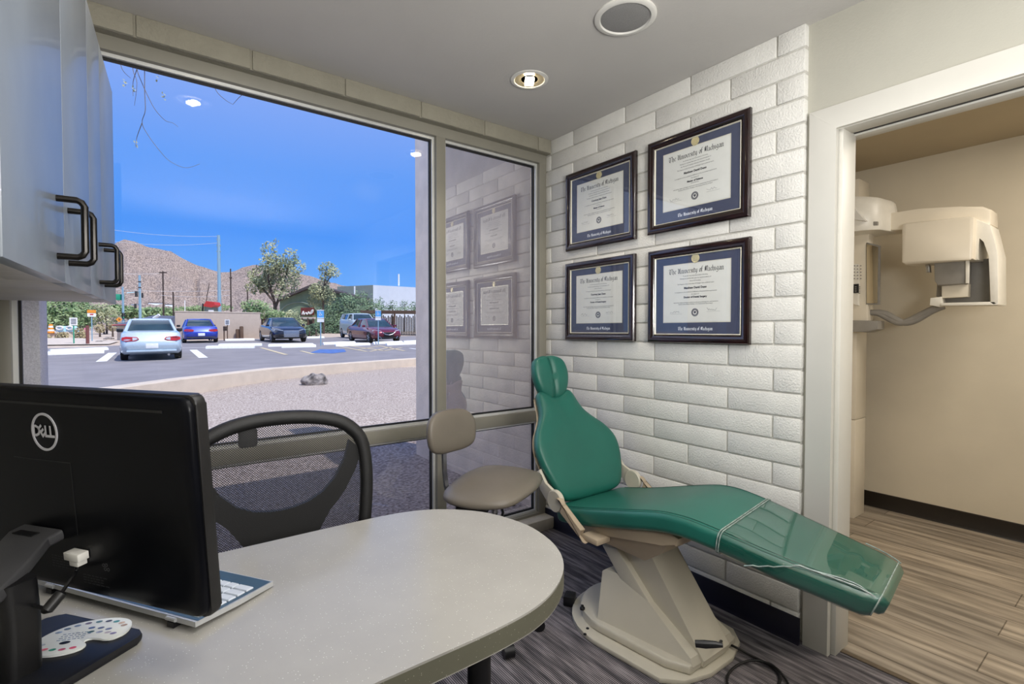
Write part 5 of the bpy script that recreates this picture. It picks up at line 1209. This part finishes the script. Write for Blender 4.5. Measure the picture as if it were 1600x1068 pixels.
for k, mm in enumerate(('orange', 'stripe', 'orange', 'stripe', 'orange')): MB().lathe([(w_ * (.5 - .05 * k), h_ * (-.5 + .2 * k)), (w_ * (.5 - .05 * k - .04), h_ * (-.5 + .2 * k + .2))], c_, 16).build('band', mm, t)
MB().span((c_.x - .5, c_.y, lot_z(c_.x, c_.y) - .2), (c_.x + .5, c_.y + .5, c_.z - h_ / 2), .05).build('barrel_base', 'curb', t)
t, c_, w_, h_ = blob('real_estate_sign', 'small pink sign low beside the reddish marker post', 'sign', 134, 515.5, 39, 4, 7, 'pink')
MB().box(c_, (w_, .05, h_), None, .01).build('panel', 'pink', t); MB().cyl(V((c_.x, c_.y + .05, lot_z(c_.x, c_.y) - .1)), V((c_.x, c_.y + .05, c_.z)), .05, n=6).build('post', 'timber', t)
for px, py, s_, lb in ((155, 534, 5, 'small flat brown rock heap at the verge beside the marker post'), (170, 529, 6, 'low dark rock heap near the kiosk corner'), (164, 533, 4, 'tiny rock lying between the two verge rock heaps')):
    q = at(px, py); m = MB(); t_ = bmesh.new(); bmesh.ops.create_icosphere(t_, subdivisions=3, radius=1); sc_ = s_ * fwd(q) / FPX
    for v in t_.verts: n_ = noise.noise(v.co * 1.7 + V((px, 0, 0))) * .4; v.co = V((v.co.x * sc_ * (1 + n_), v.co.y * sc_ * .8, max(-.05, v.co.z * sc_ * .45 * (1 + n_))))
    m.merge(t_, Matrix.Translation(q)); o = m.build('rock', 'rock', None, 60); tag(o, lb, 'rock')

# ---- mountains
def ridge(name, d, sky, m_, depth_, base_py=520, seed=1):
    """rocky slope whose crest follows the skyline points, d metres away"""
    nx, ny = 260, 34; px0, px1 = sky[0][0], sky[-1][0]; vs = []
    for j in range(ny + 1):
        for i in range(nx + 1):
            px = px0 + (px1 - px0) * i / nx
            k = max(q for q in range(len(sky) - 1) if sky[q][0] <= px + 1e-6); (xa, ya), (xb, yb) = sky[k], sky[k + 1]; py = ya + (yb - ya) * (px - xa) / (xb - xa)
            s = j / ny; dd = d + depth_ * s; cr_ = CAM + ray(px, py) * (d + depth_); g = CAM + ray(px, 516) * dd
            h = (cr_.z - .9) * (s ** 1.15); w_ = math.sin(PI * min(1, s)) ** .7
            n_ = noise.fractal(V((g.x * .018, g.y * .018, seed)), 1.0, 2.1, 6) * h * .20 * w_ + abs(noise.noise(V((px * .07, s * 1.5, seed)))) * -h * .16 * w_
            vs.append(V((g.x, g.y, .9 + h + n_ + noise.noise(V((g.x * .12, g.y * .12, 3))) * 1.1 * min(1, s * 3))))
    m = MB().add(vs, [(j * (nx + 1) + i, j * (nx + 1) + i + 1, (j + 1) * (nx + 1) + i + 1, (j + 1) * (nx + 1) + i) for j in range(ny) for i in range(nx)])
    return tag(m.build(name, m_, None, 70), kind='structure')
ridge('mountain', 330, [(-800, 470), (-420, 440), (-160, 415), (20, 400), (120, 388), (178, 383), (197, 374), (212, 377), (232, 386), (250, 390), (268, 392), (285, 403), (305, 412), (325, 420), (345, 425.5), (368, 424), (378, 418), (400, 414), (440, 420), (471, 428), (490, 433), (507, 438), (525, 443), (540, 447), (575, 455), (640, 462)], 'mountain', 260)

# ---- planting: each crown is one part of leaf-sized faces
def leaves(m, blobs, n, size, rs, flat=.5):
    tot = sum(b[1].x * b[1].y * b[1].z for b in blobs)
    vs, fs = [], []
    for c_, r_ in blobs:
        for _ in range(max(20, int(n * r_.x * r_.y * r_.z / tot))):
            while True:
                q = V((rs.uniform(-1, 1), rs.uniform(-1, 1), rs.uniform(-1, 1)))
                if .12 < q.length_squared < 1: break
            q = q * (q.length ** -.1) * (1.12 if rs.random() < .25 else 1)
            p = V((c_.x + q.x * r_.x, c_.y + q.y * r_.y, c_.z + q.z * r_.z))
            a = V((rs.gauss(0, 1), rs.gauss(0, 1), rs.gauss(0, 1))).normalized(); b = a.orthogonal().normalized(); s = size * rs.uniform(.6, 1.4)
            k = len(vs); vs += [p - a * s, p + b * s * flat, p + a * s, p - b * s * flat]; fs.append((k, k + 1, k + 2, k + 3))
    m.add(vs, fs)
def tree(name, label, d, base, blobs_px, trunks, n, size, leaf, seed, cat='tree', group=None):
    g = CAM + ray(*base) * d; g.z = lot_z(g.x, g.y) - .05; t = thing(name, label, cat, g, group=group); rs = random.Random(seed)
    if trunks:
        m = MB()
        for path, r0 in trunks:
            P_ = [CAM + ray(*p) * (d + rs.uniform(-.3, .3)) for p in path]; P_[0] = V((P_[0].x, P_[0].y, min(P_[0].z, g.z + .2) if path[0][1] > 515 else P_[0].z)); P_ = smoothpoly(P_, 4, False)
            m.tube(P_, [r0 * (1 - .75 * i / (len(P_) - 1)) for i in range(len(P_))], 7)
        m.build('trunk', 'bark', t)
    else:
        m = MB()
        for px, py, rx, ry in blobs_px[:4]:
            q = CAM + ray(px, py) * d; m.tube([V((q.x, q.y, min(lot_z(q.x, q.y), LOT0 + SLOPE * 60) - .2)), q], [.09, .04], 6)
        m.build('stem', 'bark', t)
    m = MB(); bl = []
    for px, py, rx, ry in blobs_px:
        c_ = CAM + ray(px, py) * (d + rs.uniform(-.8, .8)); bl.append((c_, V((rx * d / FPX, rx * d / FPX * .8, ry * d / FPX))))
    leaves(m, bl, int(n * .8), size * .8, rs); o = m.build('crown', leaf, t, 0); return t
tree('mesquite_tree', 'tall airy dusty green tree standing behind the dark sedan', 46, (431, 530), [(420, 392, 12, 15), (428, 412, 20, 16), (408, 430, 20, 16), (440, 425, 22, 18), (454, 402, 12, 14), (464, 418, 14, 14), (398, 448, 14, 12), (425, 448, 20, 12), (452, 445, 16, 12), (430, 380, 6, 8), (412, 440, 16, 12), (440, 460, 12, 8), (462, 436, 10, 10)], [([(432, 530), (431, 490), (428, 470), (420, 440), (418, 400)], .22), ([(430, 480), (440, 455), (448, 425), (455, 405)], .14), ([(429, 472), (412, 452), (402, 435)], .12), ([(421, 440), (432, 415), (428, 390)], .08)], 5200, .16, 'leaf', 1)
tree('palo_verde_tree', 'slender yellow-green tree in front of the green gable', 50, (505, 530), [(512, 420, 14, 12), (522, 426, 11, 8), (508, 432, 10, 8), (500, 455, 17, 14), (494, 470, 14, 12), (512, 462, 12, 14), (506, 444, 10, 9)], [([(506, 530), (505, 480), (506, 450), (510, 420)], .12), ([(505, 470), (496, 450), (492, 462)], .07), ([(506, 448), (518, 430), (524, 424)], .05)], 2600, .15, 'leaf', 2)
tree('oleander_bush', 'big dark green oleander hedge behind the grey truck', 53, (545, 530), [(520, 500, 20, 28), (540, 490, 20, 34), (565, 485, 22, 30), (585, 495, 14, 28), (510, 515, 14, 16), (548, 515, 30, 16), (592, 475, 8, 12)], None, 6500, .17, 'leafdark', 3, 'bush')
tree('desert_bush', 'bushy green shrub below the tall airy tree', 41, (400, 530), [(398, 478, 20, 10), (412, 488, 18, 10), (388, 484, 10, 8), (430, 492, 14, 8)], [([(402, 530), (400, 500), (398, 485)], .08)], 1600, .14, 'leafhedge', 4, 'bush')
tree('desert_bush', 'pale olive shrub directly behind the dark sedan roof', 43, (440, 530), [(440, 500, 20, 14), (458, 498, 12, 16), (425, 508, 14, 12), (470, 512, 12, 14)], None, 1800, .13, 'leaf', 5, 'bush')
tree('desert_bush', 'low dark shrub between dark sedan and first blue parking sign', 40, (488, 530), [(484, 517, 10, 10), (494, 514, 8, 12), (476, 522, 6, 8)], None, 900, .11, 'leafdark', 6, 'bush')
tree('desert_bush', 'leggy green shrub topping the fence before the white building', 60, (630, 530), [(596, 476, 8, 8), (613, 476, 9, 7), (632, 474, 8, 6), (648, 476, 8, 7), (660, 470, 6, 12), (605, 484, 14, 5), (640, 483, 22, 5)], None, 1500, .14, 'leafdark', 7, 'bush')
tree('hedge_tree', 'dense green hedge tree beside the grey outside pillar', 50, (85, 530), [(75, 490, 22, 18), (95, 484, 22, 22), (80, 504, 22, 12), (108, 496, 18, 18)], None, 3200, .2, 'leafhedge', 8)
tree('hedge_tree', 'dense green hedge tree behind the white notice sign', 57, (125, 530), [(125, 488, 18, 20), (135, 496, 14, 16), (118, 504, 16, 14)], None, 2200, .2, 'leafhedge', 9)
tree('mesquite_tree', 'grey-green open tree right of the roadside price sign', 48, (163, 530), [(160, 486, 16, 12), (172, 494, 12, 14), (153, 494, 10, 12)], [([(166, 530), (167, 508), (164, 490)], .12), ([(164, 530), (160, 508), (152, 492)], .1)], 1300, .15, 'leaf', 10)
tree('dry_shrub', 'straw coloured shrub below the orange barrel', 37, (72, 530), [(70, 527, 9, 6), (66, 524, 6, 6)], None, 500, .09, 'drybrush', 11, 'shrub')
tree('dry_shrub', 'straw coloured shrub between barrel and notice sign', 37, (97, 530), [(96, 526, 8, 7), (101, 524, 5, 6)], None, 500, .09, 'drybrush', 12, 'shrub')
tree('dry_shrub', 'reddish dry shrub between notice sign and marker post', 37, (125, 530), [(124, 522, 8, 10), (130, 524, 6, 8)], None, 700, .09, 'drybrush', 13, 'shrub')
tree('dry_shrub', 'straw coloured shrub at the foot of the price sign', 41, (158, 524), [(156, 513, 7, 7), (176, 512, 7, 6)], None, 500, .09, 'drybrush', 14, 'shrub')
tree('distant_tree', 'green tree at mountain foot behind the dark wooden pole', 112, (255, 510), [(235, 488, 16, 8), (255, 490, 18, 10), (266, 496, 10, 12)], None, 2200, .4, 'leafhedge', 15)
tree('distant_tree', 'hazy green tree at mountain foot behind the tan wall', 150, (300, 500), [(290, 484, 22, 5), (312, 482, 16, 5), (345, 480, 16, 5)], None, 1400, .4, 'leafhedge', 16)
tree('distant_tree', 'green tree behind the traffic signal and road work sign', 92, (195, 510), [(182, 484, 14, 8), (200, 488, 14, 10), (218, 490, 8, 8)], None, 1400, .4, 'leafhedge', 17)
for px, py, w_, lb in ((243, 475, 9, 'long low white house at the mountain foot'), (264, 477.5, 5, 'smaller white house at the mountain foot right of the dark pole')):
    D = 404; c_ = CAM + ray(px, py) * D; t = thing('distant_house', lb, 'house', c_); h_ = 2.0 * D / FPX; hw_ = w_ * D / FPX
    MB().span((c_.x - hw_, c_.y - 3, c_.z - 7), (c_.x + hw_, c_.y + 3, c_.z + h_), .1).build('wall', 'whitewall', t); MB().box(c_ + V((0, 0, h_)), (hw_ * 2.1, 6.4, .4)).build('roof', 'roofdark', t)
# bare twigs hanging from a tree above the window
def twig(label, polys, d, pods, seed):
    P0 = CAM + ray(*polys[0][0]) * d; t = thing('tree_branch', label, 'branch', P0); rs = random.Random(seed); m = MB()
    for poly in polys:
        P_ = smoothpoly([CAM + ray(*p) * (d + rs.uniform(-.04, .04)) for p in poly], 5, False); m.tube(P_, [.0026 * (1 - .6 * i / (len(P_) - 1)) for i in range(len(P_))], 6)
    m.build('twig', mat('pale twig', (116, 104, 98), .9), t)
    if pods:
        m = MB()
        for x, y in pods:
            for _ in range(7): c_ = CAM + ray(x + rs.uniform(-3, 3), y + rs.uniform(-6, 6)) * d; a = V((rs.gauss(0, 1), rs.gauss(0, 1), rs.gauss(0, 1))).normalized() * .010; b = a.orthogonal().normalized() * .006; m.add([c_ - a, c_ + b, c_ + a, c_ - b], [(0, 1, 2, 3)])
        m.build('leaflets', 'leaf', t, 0)
twig('bare twigs hanging outside at the upper corner of the window by the cabinets', [[(212, 80), (214, 108), (222, 130), (232, 152), (243, 172), (258, 188), (270, 192), (278, 198)], [(226, 82), (226, 140), (227, 172), (222, 192), (232, 212), (250, 236), (266, 252), (290, 262), (312, 256)], [(214, 108), (208, 128), (208, 150)], [(206, 78), (208, 110), (214, 130), (210, 165)], [(186, 92), (192, 110), (204, 122)], [(222, 100), (236, 112), (262, 116)], [(222, 192), (214, 214), (212, 230)]], 3.4, [(194, 130), (210, 140), (246, 122), (212, 226), (256, 150)], 21)
twig('fine bare twig hanging outside below the middle of the window head', [[(330, 120), (338, 142), (352, 156), (364, 163)], [(392, 140), (376, 150), (364, 163)]], 3.4, [], 22)

# ================================================================ LIGHT
w = bpy.data.worlds.new('sky'); bpy.context.scene.world = w; w.use_nodes = True; nt = w.node_tree; bg = nt.nodes['Background']
tc = nd(nt, 'ShaderNodeTexCoord'); sp = nd(nt, 'ShaderNodeSeparateXYZ'); nt.links.new(tc.outputs['Generated'], sp.inputs[0])
cr = nd(nt, 'ShaderNodeValToRGB'); e = cr.color_ramp.elements
e[0].position = 0.0; e[0].color = lin((140, 186, 246)); e[1].position = 1.0; e[1].color = lin((96, 140, 226))
for p, c in ((.06, (118, 178, 252)), (.17, (82, 152, 248)), (.28, (100, 158, 246)), (.42, (142, 172, 244))):
    k = cr.color_ramp.elements.new(p); k.color = lin(c)
nt.links.new(sp.outputs['Z'], cr.inputs['Fac'])
nz = nd(nt, 'ShaderNodeTexNoise'); nz.inputs['Scale'].default_value = 2.2; nz.inputs['Detail'].default_value = 3; nt.links.new(tc.outputs['Generated'], nz.inputs['Vector'])
cl = nd(nt, 'ShaderNodeValToRGB'); cl.color_ramp.elements[0].position = .62; cl.color_ramp.elements[1].position = .95
nt.links.new(nz.outputs['Fac'], cl.inputs['Fac'])
mx = nd(nt, 'ShaderNodeMix', data_type='RGBA'); nt.links.new(cl.outputs['Color'], mx.inputs['Factor']); nt.links.new(cr.outputs['Color'], mx.inputs['A']); mx.inputs['B'].default_value = lin((200, 214, 244))
nt.links.new(mx.outputs['Result'], bg.inputs['Color']); bg.inputs['Strength'].default_value = 1.08

def lamp(kind, name, loc, energy, color=(1, 1, 1), size=.3, aim=None, sizey=None, spread=None, mis=True):
    l = bpy.data.lights.new(name, kind); l.energy = energy; l.color = color
    if kind == 'AREA':
        l.size = size
        if sizey: l.shape = 'RECTANGLE'; l.size_y = sizey
        if spread: l.spread = spread
    elif kind == 'SUN': l.angle = size
    else: l.shadow_soft_size = size
    if kind == 'SPOT': l.spot_size = math.radians(120); l.spot_blend = .6
    l.cycles.use_multiple_importance_sampling = mis
    o = bpy.data.objects.new(name, l); C.objects.link(o); o.location = loc
    d = V(aim) - V(loc) if aim is not None else V((0, 0, -1))
    o.rotation_euler = d.to_track_quat('-Z', 'Y').to_euler(); return o
lamp('SUN', 'sun', (0, 0, 50), 4.6, (1, .95, .88), math.radians(.6), aim=(-.2, .53, 49.17))
lamp('SUN', 'fill_sun', (0, 0, 60), .75, (1, .96, .92), math.radians(70), aim=(.5, -.55, 59.33))  # added broad fill from the far left, brightens the wing wall
lamp('SPOT', 'downlight_glow', (-.587, -.509, 2.42), 16, (1, .86, .66), .05)
lamp('SPOT', 'downlight_glow', (-1.85, -.51, 2.42), 12, (1, .86, .66), .05)
lamp('AREA', 'room_fill', (-1.25, -3.3, 2.36), 16, (1, .975, .94), 1.6, aim=(-.9, -1.2, .9), sizey=.8, mis=False)  # added fill behind the camera, brightens the room, no fixture
lamp('AREA', 'ceiling_fill', (-1.5, -3.1, 1.5), 56, (1, .98, .95), .7, aim=(-1.35, -2.3, 2.44), mis=False)  # added fill aimed upward to lighten the ceiling
lamp('AREA', 'room_fill', (-1.3, -1.9, 2.40), 17, (1, .98, .95), 1.2, sizey=1.0, mis=False)  # second added fill, unseen below the ceiling, lifts the interior
lamp('AREA', 'hall_light', (1.1, -2.6, 2.36), 28, (1, .91, .78), .8, mis=False)
sc = bpy.context.scene
sc.view_settings.view_transform = 'Standard'; sc.view_settings.look = 'None'; sc.view_settings.exposure = 0; sc.view_settings.gamma = 1
sc.cycles.max_bounces = 10; sc.cycles.transparent_max_bounces = 24; sc.cycles.use_denoising = True
sc.cycles.sample_clamp_indirect = 6; sc.cycles.caustics_reflective = False; sc.cycles.caustics_refractive = False
